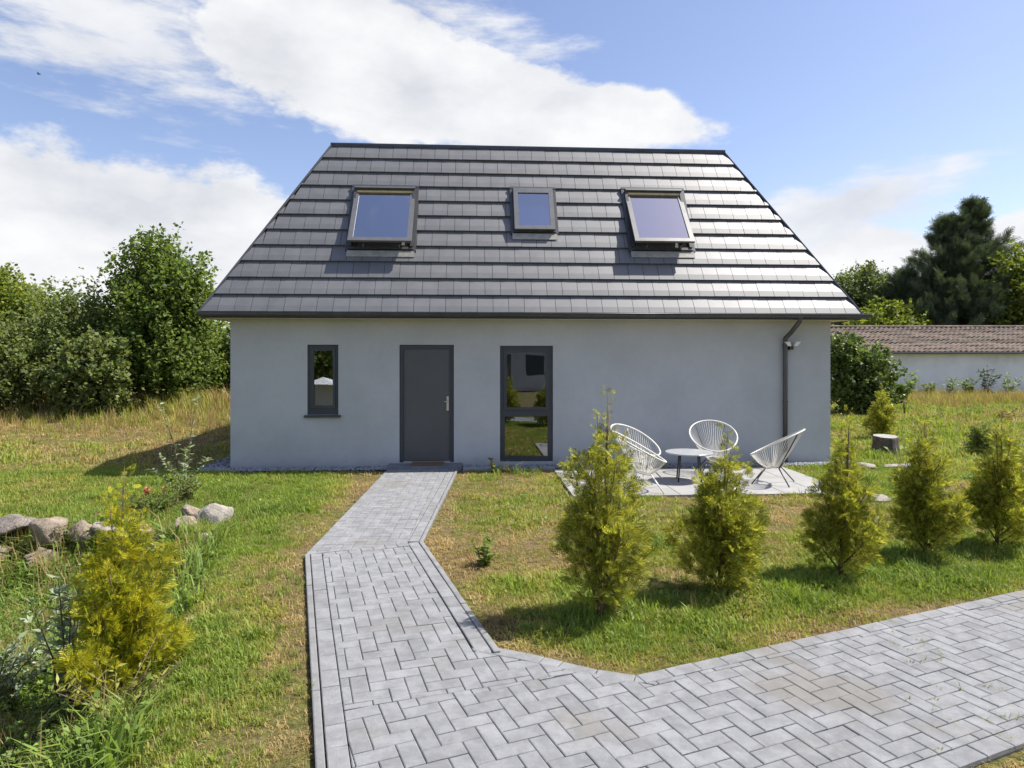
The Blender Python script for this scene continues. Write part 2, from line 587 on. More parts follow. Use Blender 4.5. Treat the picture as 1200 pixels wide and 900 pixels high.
def build_ground():
    xs = np.concatenate([np.linspace(-260, -40, 12)[:-1], np.linspace(-40, -10, 40)[:-1], np.linspace(-10, 8, 150)[:-1], np.linspace(8, 40, 50)[:-1], np.linspace(40, 260, 12)])
    ys = np.concatenate([np.linspace(-160, -12, 14)[:-1], np.linspace(-12, 2, 20)[:-1], np.linspace(2, 13, 110)[:-1], np.linspace(13, 45, 60)[:-1], np.linspace(45, 300, 16)])
    X, Y = np.meshgrid(xs, ys)
    Z = height(X, Y)
    V = np.stack([X.ravel(), Y.ravel(), Z.ravel()], 1)
    nx, ny = len(xs), len(ys)
    i = np.arange(nx - 1)[None, :] + np.arange(ny - 1)[:, None] * nx
    i = i.ravel()
    F = np.stack([i, i + 1, i + 1 + nx, i + nx], 1)
    o = link('ground', mesh_np('ground', V, F, 'soil', True))
    tag(o, 'dry grassy lawn ground around the grey house', None, None, 'structure')


build_ground()

# ------------------------------------------------------------------ the house
HX, HY, YAW, HW, HD, WALL_H = -5.0, 11.82, R(3.443), 10.99, 8.0, 2.70
OV, EZ, RUN, TOPZ = 0.36, 2.76, 1.86, 6.25
ROWS = 11
hex_ = np.array([math.cos(YAW), math.sin(YAW)])
hey_ = np.array([-math.sin(YAW), math.cos(YAW)])


def house_xy(u, v):
    p = np.array([HX, HY]) + hex_ * u + hey_ * v
    return float(p[0]), float(p[1])


house = thing('house', 'grey rendered house with steep dark tiled roof and three skylights', 'house', (HX, HY, 0), YAW)
OPEN = {'window': (1.34, 1.89, 0.96, 2.215), 'door': (2.975, 3.955, 0.085, 2.215), 'tall': (4.79, 5.76, 0.085, 2.20)}


def build_walls():
    b = MB()
    T = 0.30
    xs = sorted({0.0, HW, *[o[0] for o in OPEN.values()], *[o[1] for o in OPEN.values()]})
    zs = sorted({-0.15, WALL_H, *[o[2] for o in OPEN.values()], *[o[3] for o in OPEN.values()]})

    def is_open(x, z):
        return any(a < x < bb and c < z < d for a, bb, c, d in OPEN.values())
    for yy, flip in ((0.0, False), (T, True)):
        for x0, x1 in zip(xs, xs[1:]):
            for z0, z1 in zip(zs, zs[1:]):
                if is_open((x0 + x1) / 2, (z0 + z1) / 2):
                    continue
                q = [(x0, yy, z0), (x1, yy, z0), (x1, yy, z1), (x0, yy, z1)]
                b.quad(*(q[::-1] if flip else q))
    for a, bb, c, d in OPEN.values():
        b.quad((a, 0, c), (a, 0, d), (a, T, d), (a, T, c))
        b.quad((bb, 0, d), (bb, 0, c), (bb, T, c), (bb, T, d))
        b.quad((a, 0, d), (bb, 0, d), (bb, T, d), (a, T, d))
        b.quad((bb, 0, c), (a, 0, c), (a, T, c), (bb, T, c))
    # ends and back
    b.quad((0, HD, -.15), (0, 0, -.15), (0, 0, WALL_H), (0, HD, WALL_H))
    b.quad((HW, 0, -.15), (HW, HD, -.15), (HW, HD, WALL_H), (HW, 0, WALL_H))
    b.quad((HW, HD, -.15), (0, HD, -.15), (0, HD, WALL_H), (HW, HD, WALL_H))
    b.build('wall', 'render_wall', house)
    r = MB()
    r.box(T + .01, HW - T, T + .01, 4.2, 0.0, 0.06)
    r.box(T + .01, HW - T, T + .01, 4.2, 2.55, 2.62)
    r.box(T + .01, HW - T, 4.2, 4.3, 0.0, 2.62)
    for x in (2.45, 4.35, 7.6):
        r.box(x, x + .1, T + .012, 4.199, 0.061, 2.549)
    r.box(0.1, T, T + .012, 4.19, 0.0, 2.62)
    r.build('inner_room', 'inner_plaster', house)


build_walls()


def build_front():
    # small window
    def ring(x0, x1, z0, z1, w, y0, y1):
        m = MB()
        m.box(x0, x1, y0, y1, z1 - w, z1)
        m.box(x0, x1, y0, y1, z0, z0 + w)
        m.box(x0, x0 + w, y0, y1, z0 + w, z1 - w)
        m.box(x1 - w, x1, y0, y1, z0 + w, z1 - w)
        return m
    a, b, c, d = OPEN['window']
    w = link('window', None, house)
    ring(a + .001, b - .001, c + .002, d - .001, .055, .045, .12).build('frame', 'anthracite', w)
    m = ring(a + .058, b - .058, c + .115, d - .058, .048, .03, .10)
    m.box(a + .058, b - .058, .05, .11, c + .058, c + .113)
    m.build('sash', 'anthracite', w)
    MB().box(a + .106, b - .106, .06, .066, c + .163, d - .106).build('pane', 'glass', w)
    s = MB()
    s.add([(a - .045, -.06, c - .045), (b + .045, -.06, c - .045), (b + .045, .046, c - .045), (a - .045, .046, c - .045),
           (a - .045, -.06, c - .01), (b + .045, -.06, c - .01), (b + .045, .046, c + .002), (a - .045, .046, c + .002)],
          [(0, 3, 2, 1), (4, 5, 6, 7), (0, 1, 5, 4), (1, 2, 6, 5), (2, 3, 7, 6), (3, 0, 4, 7)])
    s.build('sill', 'anthracite', w)
    # door
    a, b, c, d = OPEN['door']
    dr = link('door', None, house)
    f = MB()
    f.box(a + .001, a + .07, .04, .13, c, d - .001).box(b - .07, b - .001, .04, .13, c, d - .001).box(a + .07, b - .07, .04, .13, d - .075, d - .001)
    f.build('frame', 'anthracite', dr)
    f = MB()
    f.box(a + .074, b - .074, .055, .12, c + .03, d - .079)
    f.build('door_leaf', 'door_paint', dr)
    f = MB()
    f.box(a + .09, a + .094, .0535, .0545, c + .05, d - .1).box(b - .094, b - .09, .0535, .0545, c + .05, d - .1)
    f.build('leaf_groove', 'anthracite', dr)
    MB().box(a + .07, b - .07, .03, .13, c, c + .026).build('threshold', 'steel', dr)
    hx = b - .115
    h = link('handle', None, dr)
    MB().box(hx - .02, hx + .02, .045, .055, 1.02, 1.28).build('handle_plate', 'steel', h)
    MB().tube([(hx, .045, 1.19), (hx, -.005, 1.19), (hx - .02, -.012, 1.19), (hx - .055, -.012, 1.185)], .011, 8).build('lever', 'steel', h, True)
    MB().tube([(hx, .045, 1.08), (hx, .030, 1.08)], .012, 10).build('lock_cylinder', 'steel', h, True)
    # tall window
    a, b, c, d = OPEN['tall']
    tw = link('window', None, house)
    m = ring(a + .001, b - .001, c, d - .001, .07, .045, .12)
    zt = 0.93
    m.box(a + .07, b - .07, .047, .118, zt, zt + .085)
    m.build('frame', 'anthracite', tw)
    ring(a + .073, b - .073, zt + .088, d - .073, .055, .03, .10).build('sash', 'anthracite', tw)
    MB().box(a + .128, b - .128, .06, .066, zt + .143, d - .128).build('pane', 'glass', tw)
    ring(a + .071, b - .071, c + .071, zt - .001, .022, .05, .10).build('glazing_bead', 'anthracite', tw)
    MB().box(a + .092, b - .092, .062, .068, c + .092, zt - .022).build('pane', 'glass', tw)


build_front()

# ---- roof
SL = math.hypot(RUN, TOPZ - EZ)
CP, SP = RUN / SL, (TOPZ - EZ) / SL           # cos / sin of the pitch
roof = link('roof', None, house)
# roof-plane frame: local x = along eave, local y = up the slope, local z = outward normal
RM = Matrix(((1, 0, 0, 0), (0, CP, -SP, -OV), (0, SP, CP, EZ), (0, 0, 0, 1)))
SKY = {'a': (2.03, 3.20, 1.32, 2.76, 9.0), 'b': (5.07, 5.86, 1.75, 2.77, 0.0), 'c': (7.28, 8.43, 1.36, 2.80, 10.0)}


def xl(s):
    return -OV + s * CP


def xr(s):
    return HW + OV - s * CP


def tile_profile(g):
    return [(0.0, 0.050), (g * 0.33, 0.046), (g * 1.06, 0.009)]


def tile_geo(b0, b1, t0, t1, s0, g):
    """a flat tile: bottom edge b0..b1, top edge t0..t1 at s0..s0+g, with thickness."""
    prof = tile_profile(g)
    v, f = [], []
    for s, h in prof:
        k = s / (g * 1.06)
        v += [(b0 + (t0 - b0) * k, s0 + s, h), (b1 + (t1 - b1) * k, s0 + s, h)]
    v += [(b0, s0, 0.004), (b1, s0, 0.004), (t0, s0 + g * 1.06, 0.001), (t1, s0 + g * 1.06, 0.001)]
    f += [(0, 1, 3, 2), (2, 3, 5, 4), (6, 7, 1, 0), (6, 0, 2, 4, 8), (7, 9, 5, 3, 1)]
    return v, f


def build_roof():
    g = SL / ROWS
    TW = 0.2785
    gap = 0.0035
    v, f = tile_geo(gap, TW - gap, gap, TW - gap, 0, g)
    full = bpy.data.meshes.new('roof_tile')
    full.from_pydata(v, [], f)
    full.materials.append(MATS['roof_tile'])
    rest = MB()
    count = 0
    for r in range(ROWS):
        s0 = r * g
        x0, x1 = xl(s0), xr(s0)
        y0, y1 = xl(s0 + g * 1.06), xr(s0 + g * 1.06)
        off = (r % 2) * 0.5
        k0 = int(math.floor((x0 + OV) / TW)) - 1
        k1 = int(math.ceil((x1 + OV) / TW)) + 1
        for k in range(k0, k1):
            a = -OV + (k + off) * TW
            e = a + TW
            if e <= x0 + 0.03 or a >= x1 - 0.03:
                continue
            covered = any(a > q[0] - .06 and e < q[1] + .06 and s0 > q[2] - .05 and s0 + g < q[3] + .05 for q in SKY.values())
            if covered:
                continue
            b0, b1 = max(a, x0) + gap, min(e, x1) - gap
            t0, t1 = max(a, y0) + gap, min(e, y1) - gap
            whole = a >= y0 and e <= y1
            g2 = g
            if t0 > t1:
                inner = b1 if a < 1 else b0
                g2 = (((inner + OV) if a < 1 else (HW + OV - inner)) / CP - s0) / 1.06
                if g2 < .06:
                    continue
                t0 = t1 = inner
            dz = (hash((r, k)) % 7) * 0.0006
            if count < 300:
                if whole:
                    o = link('roof_tile', full, roof)
                    o.matrix_local = RM @ Matrix.Translation((a, s0, dz))
                else:
                    v2, f2 = tile_geo(b0, b1, t0, t1, s0, g2)
                    me = bpy.data.meshes.new('roof_tile')
                    me.from_pydata(v2, [], f2)
                    me.materials.append(MATS['roof_tile'])
                    o = link('roof_tile', me, roof)
                    o.matrix_local = RM @ Matrix.Translation((0, 0, dz))
                count += 1
            else:
                v2, f2 = tile_geo(b0, b1, t0, t1, s0, g2)
                rest.add([tuple(RM @ Vector((p[0], p[1], p[2] + dz))) for p in v2], f2)
    o = rest.build('upper_tiles', 'roof_tile', roof)
    o['kind'] = 'stuff'
    # deck under the tiles, with the side slopes and the low upper roof behind the ridge line
    d = MB()
    e = -0.012
    P = lambda u, v, z: (u, v, z)
    a0, a1 = (-OV, -OV, EZ + e), (HW + OV, -OV, EZ + e)
    t0, t1 = (-OV + RUN, -OV + RUN, TOPZ + e), (HW + OV - RUN, -OV + RUN, TOPZ + e)
    b0, b1 = (-OV, HD + OV, EZ + e), (HW + OV, HD + OV, EZ + e)
    s0, s1 = (-OV + RUN, HD + OV - RUN, TOPZ + e), (HW + OV - RUN, HD + OV - RUN, TOPZ + e)
    d.quad(a0, a1, t1, t0).quad(b0, a0, t0, s0).quad(a1, b1, s1, t1).quad(b1, b0, s0, s1).quad(t0, t1, s1, s0)
    d.build('roof_deck', 'flashing', roof)
    # tiled courses of the two end slopes
    sd = MB()
    for side in (0, 1):
        for r in range(ROWS):
            q0, q1 = r * g, (r + 1.06) * g
            ya, yb = -OV + q0 * CP, HD + OV - q0 * CP
            yc, yd = -OV + q1 * CP, HD + OV - q1 * CP
            pr = [(ya, yb, q0, .050), (ya + (yc - ya) * .31, yb + (yd - yb) * .31, q0 + g * .33, .046), (yc, yd, q1, .009)]
            pts = []
            for p0, p1, s, hh in pr:
                xx = -OV + s * CP - hh * SP
                zz = EZ + s * SP + hh * CP
                xx = xx if side == 0 else HW - xx
                pts.append(((xx, p0, zz), (xx, p1, zz)))
            xb = -OV + q0 * CP
            xb = xb if side == 0 else HW - xb
            lo = ((xb, ya, EZ + q0 * SP), (xb, yb, EZ + q0 * SP))
            for (A, B), (C, D) in ((lo, pts[0]), (pts[0], pts[1]), (pts[1], pts[2])):
                if side == 0:
                    sd.quad(B, A, C, D)
                else:
                    sd.quad(A, B, D, C)
    o = sd.build('end_slope_tiles', 'roof_tile', roof)
    o['kind'] = 'stuff'
    # hip caps and ridge strip
    for (p, q) in ((a0, t0), (a1, t1)):
        p, q = Vector(p), Vector(q)
        n = Vector((-1 if p.x < 1 else 1, -1, 0.75)).normalized()
        MB().tube([p + n * .042, q + n * .042], .026, 6).build('hip_cap', 'zinc', roof)
    m = MB()
    m.box(t0[0] - .05, t1[0] + .05, t0[1] - .055, t0[1] + .16, TOPZ + .005, TOPZ + .045)
    m.box(t0[0] - .05, t1[0] + .05, t0[1] - .048, t0[1] + .0, TOPZ - .02, TOPZ + .0048)
    m.build('ridge_cap', 'zinc', roof)
    # eaves
    s = MB()
    s.box(-OV + .02, HW + OV - .02, -OV + .02, -.002, WALL_H - .025, WALL_H)
    s.box(-OV + .02, -.002, -.0015, HD, WALL_H - .025, WALL_H)
    s.box(HW + .002, HW + OV - .02, -.0015, HD, WALL_H - .025, WALL_H)
    s.build('soffit', 'soffit', house)
    s = MB()
    s.box(-OV, HW + OV, -OV - .012, -OV + .018, WALL_H - .03, EZ - .006)
    s.box(-OV - .012, -OV + .018, -OV + .019, HD + OV, WALL_H - .03, EZ - .006)
    s.box(HW + OV - .018, HW + OV + .012, -OV + .019, HD + OV, WALL_H - .03, EZ - .006)
    s.build('fascia', 'anthracite', house)
    gt = MB()
    n = 9
    for yc, x0, x1 in ((-OV - .075, -OV - .03, HW + OV + .13),):
        ring = [(yc + .065 * math.cos(math.pi + math.pi * i / (n - 1)), EZ - .005 + .065 * math.sin(math.pi + math.pi * i / (n - 1))) for i in range(n)]
        ring2 = [(yc + .058 * math.cos(math.pi + math.pi * i / (n - 1)), EZ - .005 + .058 * math.sin(math.pi + math.pi * i / (n - 1))) for i in range(n)]
        vs = [(x0, *p) for p in ring] + [(x1, *p) for p in ring] + [(x0, *p) for p in ring2] + [(x1, *p) for p in ring2]
        fs = []
        for i in range(n - 1):
            fs += [(i, i + 1, n + i + 1, n + i), (2 * n + i + 1, 2 * n + i, 3 * n + i, 3 * n + i + 1)]
        fs += [tuple(range(n)), tuple(range(n, 2 * n))[::-1]]
        gt.add(vs, fs)
        gt.tube([(x0, yc - .065, EZ + .001), (x1, yc - .065, EZ + .001)], .010, 6)
    gt.build('gutter', 'zinc', house, True)


build_roof()


def build_skylight(q):
    x0, x1, s0, s1, ang = q
    root = link('skylight', None, house)
    root.matrix_local = RM @ Matrix.Translation((x0, s0, 0.0))
    w, h = x1 - x0, s1 - s0
    f = .055
    # lead apron and side flashing on the tiles
    m = MB()
    m.box(-.055, -.002, -.02, h + .05, .030, .078).box(w + .002, w + .055, -.02, h + .05, .030, .078).box(-.055, w + .055, h + .052, h + .10, .045, .085)
    m.build('flashing', 'flashing', root)
    MB().add([(-.03, -.15, .062), (w + .03, -.15, .062), (w + .03, -.022, .072), (-.03, -.022, .072), (-.03, -.15, .046), (w + .03, -.15, .046)],
             [(0, 1, 2, 3), (4, 5, 1, 0)]).build('apron', 'apron', root)
    top = .115
    m = MB()
    m.box(0, w, 0, f, 0, top - .02).box(0, w, h - f, h, 0, top).box(0, f, f, h - f, 0, top).box(w - f, w, f, h - f, 0, top)
    m.build('frame', 'flashing', root)
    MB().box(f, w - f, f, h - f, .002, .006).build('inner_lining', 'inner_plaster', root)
    m = MB()
    m.box(f + .001, w - f - .001, h - f - .05, h - f - .001, .01, top - .012)
    m.build('head_lining', 'pine' if ang else 'flashing', root)
    # sash turning on its middle
    piv = link('sash', None, root)
    piv.matrix_local = Matrix.Translation((w / 2, h * .62, .125)) @ Matrix.Rotation(-R(ang), 4, 'X')
    iw, b0, b1, t = w / 2 - .012, -h * .62 + .02, h * .38 - .03, .085
    m = MB()
    m.box(-iw, iw, b0, b0 + t, -.01, .035).box(-iw, iw, b1 - t, b1, -.01, .035)
    m.box(-iw, -iw + t, b0 + t, b1 - t, -.01, .035).box(iw - t, iw, b0 + t, b1 - t, -.01, .035)
    m.build('sash_frame', 'sash_metal', piv)
    MB().box(-iw + t, iw - t, b0 + t, b1 - t, .008, .014).build('pane', 'skylight_glass', piv)
    MB().box(-iw, iw, h * .38 - .028, h * .38 + .012, -.06, .045).build('top_cover', 'sash_metal', root).matrix_local = Matrix.Translation((w / 2, h * .62, .105))
    if ang:
        for sx in (.22, .78):
            MB().tube([(w * sx, .03, .06), (w * sx + .03, .05, .17)], .008, 6).build('stay', 'steel', root)


for k in 'abc':
    build_skylight(SKY[k])


def build_downpipe():
    d = link('downpipe', None, house)
    x = 10.09
    MB().tube([(x + .095, -OV - .075, EZ - .06), (x + .09, -OV - .075, EZ - .12), (x + .05, -.22, EZ - .30), (x, -.065, EZ - .42), (x, -.065, EZ - .50), (x, -.065, 1.2), (x, -.065, 0.02)], .042, 12).build('pipe', 'pipe', d, True)
    for z in (2.2, 1.15, .5):
        MB().tube([(x, -.065, z), (x, -.065, z + .03)], .050, 12).box(x - .01, x + .01, -.025, -.002, z, z + .03).build('pipe_clip', 'zinc', d)
    MB().tube([(x + .095, -OV - .075, EZ - .075), (x + .095, -OV - .075, EZ - .045)], .05, 12).build('outlet', 'zinc', d)


build_downpipe()


def build_lamp():
    x, y = house_xy(10.20, -.02)
    t = thing('wall_lamp', 'small twin white wall lamp beside the downpipe below the gutter', 'lamp', (x, y, 2.16), YAW)
    MB().box(-.035, .035, -.07, .019, -.03, .03).tube([(0, -.05, .03), (0, -.05, .06)], .02, 8).build('sensor', 'frame_black', t)
    for s in (-1, 1):
        MB().add([(s * .025, -.12, .035), (s * .09, -.12, .035), (s * .09, -.02, .035), (s * .025, -.02, .035),
                  (s * .06, -.13, .115), (s * .145, -.13, .115), (s * .145, -.03, .115), (s * .06, -.03, .115)],
                 [(0, 3, 2, 1), (4, 5, 6, 7), (0, 1, 5, 4), (1, 2, 6, 5), (2, 3, 7, 6), (3, 0, 4, 7)]).build('lamp_head', 'white_plastic', t)


build_lamp()


def build_doorstep():
    b = MB()
    b.box(2.80, 4.10, -.42, .039, -.05, .078)
    s = b.build('door_step', 'step_stone')
    s.location = (HX, HY, 0)
    s.rotation_euler = (0, 0, YAW)
    tag(s, 'dark stone slab step under the front door', 'step')
    m = MB()
    m.box(3.20, 3.78, -.34, -.02, .0805, .096)
    for i in range(13):
        m.box(3.215 + i * .0435, 3.215 + i * .0435 + .026, -.325, -.035, .0962, .101)
    o = m.build('doormat', 'doormat')
    o.location = (HX, HY, 0)
    o.rotation_euler = (0, 0, YAW)
    tag(o, 'brown fibre doormat lying at the dark front door', 'doormat')


build_doorstep()

# ------------------------------------------------------------------ paved paths
PL, PW = 0.214, 0.107
D18 = math.atan2(0.31, 0.951)


def hp(p, n):
    """half-plane dot(n, q-p) >= 0"""
    n = np.array(n, float)
    n /= np.linalg.norm(n)
    return (np.array(p, float), n)


def off(h, d):
    return (h[0] + h[1] * d, h[1])


def clip(poly, planes):
    for p, n in planes:
        if not poly:
            return []
        out = []
        ds = [float(np.dot(n, np.array(q) - p)) for q in poly]
        for i in range(len(poly)):
            a, b = poly[i], poly[(i + 1) % len(poly)]
            da, db = ds[i], ds[(i + 1) % len(poly)]
            if da >= 0:
                out.append(a)
            if (da >= 0) != (db >= 0):
                k = da / (da - db)
                out.append((a[0] + (b[0] - a[0]) * k, a[1] + (b[1] - a[1]) * k))
        poly = out
    return poly


def area(p):
    return 0.5 * abs(sum(p[i][0] * p[(i + 1) % len(p)][1] - p[(i + 1) % len(p)][0] * p[i][1] for i in range(len(p))))


# edge lines (point, inward normal)
L_up = hp((-2.18, 11.64), (5.03, 0.12))
R_up = hp((-0.94, 11.5), (-4.41, 0.005))
L_mid = hp((-2.06, 6.61), (0.951, 0.31))
R_mid = hp((-0.945, 7.09), (-0.951, -0.31))
S_top = hp((-2.06, 6.61), (0.395, -0.918))       # crease between upper and middle stretch (middle side)
S_top_up = (S_top[0], -S_top[1])
S_bot = hp((-1.09, 3.66), (-0.31, 0.951))        # seam between the middle stretch and the crossing path
S_bot_dn = (S_bot[0], -S_bot[1])
FAR = hp((0.765, 4.116), (0.390, -0.921))
NEAR = hp((2.17, 3.20), (-0.395, 0.919))
ARC = [(-0.104, 4.51), (0.10, 4.425), (0.33, 4.30), (0.54, 4.19), (0.765, 4.116)]
A_LINES = [hp(ARC[i], (-(ARC[i + 1][1] - ARC[i][1]) * -1, -(ARC[i + 1][0] - ARC[i][0]))) for i in range(4)]

PATH_POLY = [(-2.18, 11.72), (-0.94, 11.79), (-0.945, 7.09)] + ARC + [(6.6, 6.587), (7.13, 5.335), (2.17, 3.20), (-0.50, 2.05), (-1.0, 3.36), (-2.06, 6.61)]


def lattice(rot, org):
    """45/90 herringbone lattice of PL x PW rectangles in world xy."""
    c, s = math.cos(rot), math.sin(rot)
    W = PW
    out = []
    for i in range(-80, 81):
        for j in range(-45, 46):
            # herringbone generator: pairs step (W, W) and (2W, -2W)
            bx = i * W + j * 2 * W
            by = i * W - j * 2 * W
            if abs(bx) > 9 or abs(by) > 9:
                continue
            for (x, y, w, h, hor) in ((bx, by, 2 * W, W, True), (bx, by + W, W, 2 * W, False)):
                q = [(x, y), (x + w, y), (x + w, y + h), (x, y + h)]
                out.append(([(org[0] + c * a - s * b, org[1] + s * a + c * b) for a, b in q], hor))
    return out


PIECES = []      # (polygon, whole?, z jitter)


def shrink(poly, d):
    n = len(poly)
    sa = sum(poly[i][0] * poly[(i + 1) % n][1] - poly[(i + 1) % n][0] * poly[i][1] for i in range(n))
    if sa < 0:
        poly = poly[::-1]
    pl = []
    for i in range(n):
        a, b = np.array(poly[i]), np.array(poly[(i + 1) % n])
        e = b - a
        L = np.linalg.norm(e)
        if L < 1e-6:
            continue
        pl.append((a + np.array([-e[1], e[0]]) / L * d, np.array([-e[1], e[0]]) / L))
    return clip(poly, pl)


def fill(rot, org, planes, wedge=()):
    """lay the lattice inside the half-planes; wedge = convex hole given by its outward half-planes"""
    for q, hor in lattice(rot, org):
        cx, cy = sum(p[0] for p in q) / 4, sum(p[1] for p in q) / 4
        if not (-3 < cx < 8.5 and 1.8 < cy < 12.5):
            continue
        c = clip(list(q), planes)
        if len(c) < 3 or area(c) < 0.0011:
            continue
        whole = area(c) > PL * PW * .999
        if not wedge or any(all(np.dot(n, np.array(p) - o) >= -1e-6 for p in c) for o, n in wedge):
            PIECES.append((c, whole))
            continue
        for i, (o, n) in enumerate(wedge):
            d = clip(list(c), [(o, n)] + [(o2, -n2) for o2, n2 in wedge[:i]])
            if len(d) >= 3 and area(d) > 0.0009:
                PIECES.append((d, False))


B = 0.112
WEDGE = [off(R_mid, .055 + B)] + [off(a, B) for a in A_LINES] + [off(FAR, B)]
fill(R(1.5), (-1.6, 9.0), [off(L_up, .004), off(R_up, .05 + B), off(S_top_up, .002), hp((-1.5, 11.68), (0.06, -1))])
fill(R(18.05), (-1.3, 5.0), [off(L_mid, .055 + B), off(S_top, .112), S_bot], WEDGE)
fill(R(22.9), (0.6, 3.3), [off(L_mid, .055 + B), S_bot_dn, off(NEAR, B), hp((6.6, 6.587), (-0.921, -0.39))], WEDGE)


def course(p0, p1, inward, width, length, start=0.0):
    """border course of pavers laid lengthwise from p0 to p1, on the inner side."""
    p0, p1 = np.array(p0, float), np.array(p1, float)
    L = np.linalg.norm(p1 - p0)
    t = (p1 - p0) / L
    n = np.array(inward, float)
    n /= np.linalg.norm(n)
    k = max(1, int(round(L / length)))
    st = L / k
    for i in range(k):
        a = p0 + t * (i * st)
        b = p0 + t * ((i + 1) * st)
        PIECES.append(([tuple(a), tuple(b), tuple(b + n * width), tuple(a + n * width)], False))


nLm, nRm, nF, nN = L_mid[1], R_mid[1], FAR[1], NEAR[1]
pLa, pLb = np.array((-2.06, 6.61)), np.array((-0.584, 2.087))
course(pLa + nLm * .055 + np.array([0.0, 0.0]), pLb + nLm * .055, nLm, B - .002, .214)
pRa, pRb = np.array((-0.945, 7.09)), np.array((-0.104, 4.51))
course(pRa + nRm * .055, pRb + nRm * .055 + np.array([.02, -.03]), nRm, B - .002, .214)
course(pLa + nLm * .168 + S_top[1] * .002, pRa + nRm * .168 + S_top[1] * .002, S_top[1], B - .006, .12)
course((-0.94 - .05, 11.7), (-0.945 - .05, 7.09), (-1, 0), B - .002, .214)
for i in range(4):
    course(ARC[i], ARC[i + 1], A_LINES[i][1], B - .003, .16)
ns = [R_mid[1]] + [a[1] for a in A_LINES] + [FAR[1]]
for i, p in enumerate(ARC):
    a, b = np.array(p) + ns[i] * (B - .003), np.array(p) + ns[i + 1] * (B - .003)
    PIECES.append(([tuple(p), tuple(a), tuple(b)], False))
course(ARC[-1], (6.6, 6.587), nF, B - .002, .214)
course(np.array((-0.43, 2.083)), np.array((7.1, 5.32)), nN, B - .002, .214)


def paver_mesh(poly, ztop=0.034, ch=0.005, origin=(0, 0)):
    """slab with a small chamfer round its top edge."""
    p = shrink(poly, 0.0024)
    if len(p) < 3 or area(p) < 0.0003:
        return None
    q = shrink(p, ch)
    if len(q) != len(p):
        q = [((a[0] * .93 + sum(c[0] for c in p) / len(p) * .07), (a[1] * .93 + sum(c[1] for c in p) / len(p) * .07)) for a in p]
    else:
        # match the corner order
        j = min(range(len(q)), key=lambda i: (q[i][0] - p[0][0]) ** 2 + (q[i][1] - p[0][1]) ** 2)
        q = q[j:] + q[:j]
    n = len(p)
    ox, oy = origin
    v = [(a[0] - ox, a[1] - oy, -.01) for a in p] + [(a[0] - ox, a[1] - oy, ztop - .0035) for a in p] + [(a[0] - ox, a[1] - oy, ztop) for a in q]
    f = [tuple(range(2 * n, 3 * n))]
    for i in range(n):
        k = (i + 1) % n
        f += [(i, k, n + k, n + i), (n + i, n + k, 2 * n + k, 2 * n + i)]
    return v, f


def build_paths():
    bed = MB()
    bed.add([(x, y, .012) for x, y in PATH_POLY], [tuple(range(len(PATH_POLY)))[::-1]])
    path = bed.build('path', 'joint_sand')
    tag(path, 'grey herringbone paved path leading from the front door and turning aside', None, None, 'structure')
    vis = []
    for poly, whole in PIECES:
        cx = sum(p[0] for p in poly) / len(poly)
        cy = sum(p[1] for p in poly) / len(poly)
        px = 600 + 780 * cx / cy
        py = 418 + 1560 / cy
        seen = -60 < px < 1260 and py < 930
        vis.append((0 if seen else 1, -area(poly) / cy ** 3, poly, (cx, cy), whole))
    vis.sort(key=lambda t: (t[0], t[1]))
    rest = MB()
    cache = {}
    n = 0
    for un, _, poly, c, whole in vis:
        g = paver_mesh(poly, origin=c if n < 300 else (0, 0))
        if g is None:
            continue
        z = rng.normal(0, .0011)
        if n < 300:
            key = None
            if whole:
                a = math.atan2(poly[1][1] - poly[0][1], poly[1][0] - poly[0][0])
                L = math.hypot(poly[1][1] - poly[0][1], poly[1][0] - poly[0][0])
                key = (round(a, 3), round(L, 3))
            if key in cache:
                me = cache[key]
            else:
                me = bpy.data.meshes.new('paver')
                me.from_pydata(g[0], [], g[1])
                me.materials.append(MATS['paver'])
                if key:
                    cache[key] = me
            o = link('paver', me, path, (c[0], c[1], z))
            o.rotation_euler = (rng.normal(0, .006), rng.normal(0, .006), 0)
            n += 1
        else:
            rest.add([(v[0], v[1], v[2] + z) for v in g[0]], g[1])
    o = rest.build('far_pavers', 'paver_far', path)
    o['kind'] = 'stuff'
    # kerbstones
    runs = [(pLa, pLb, nLm, .05), (pRa, pRb + np.array([.03, -.09]), nRm, .05), (np.array((-0.935, 11.6)), np.array((-0.945, 7.09)), np.array([-1.0, 0]), .045)]
    for a, b, nn, w in runs:
        L = np.linalg.norm(b - a)
        k = int(round(L / 0.98))
        for i in range(k):
            p = a + (b - a) * (i / k)
            q = a + (b - a) * ((i + 1) / k)
            t = (q - p) / np.linalg.norm(q - p)
            p, q = p + t * .003, q - t * .003
            c = (p + q) / 2
            poly = [tuple(p), tuple(q), tuple(q + nn * w), tuple(p + nn * w)]
            g = paver_mesh(poly, .042, .006, (c[0], c[1]))
            me = bpy.data.meshes.new('kerbstone')
            me.from_pydata(g[0], [], g[1])
            me.materials.append(MATS['kerb'])
            o = link('kerbstone', me, path, (c[0], c[1], rng.normal(0, .003)))
            o.rotation_euler = (rng.normal(0, .01), rng.normal(0, .01), 0)


build_paths()

# ------------------------------------------------------------------ terrace and gravel
TER = [(0.86, 9.36), (4.95, 9.60), (4.82, 11.86), (0.72, 11.62)]


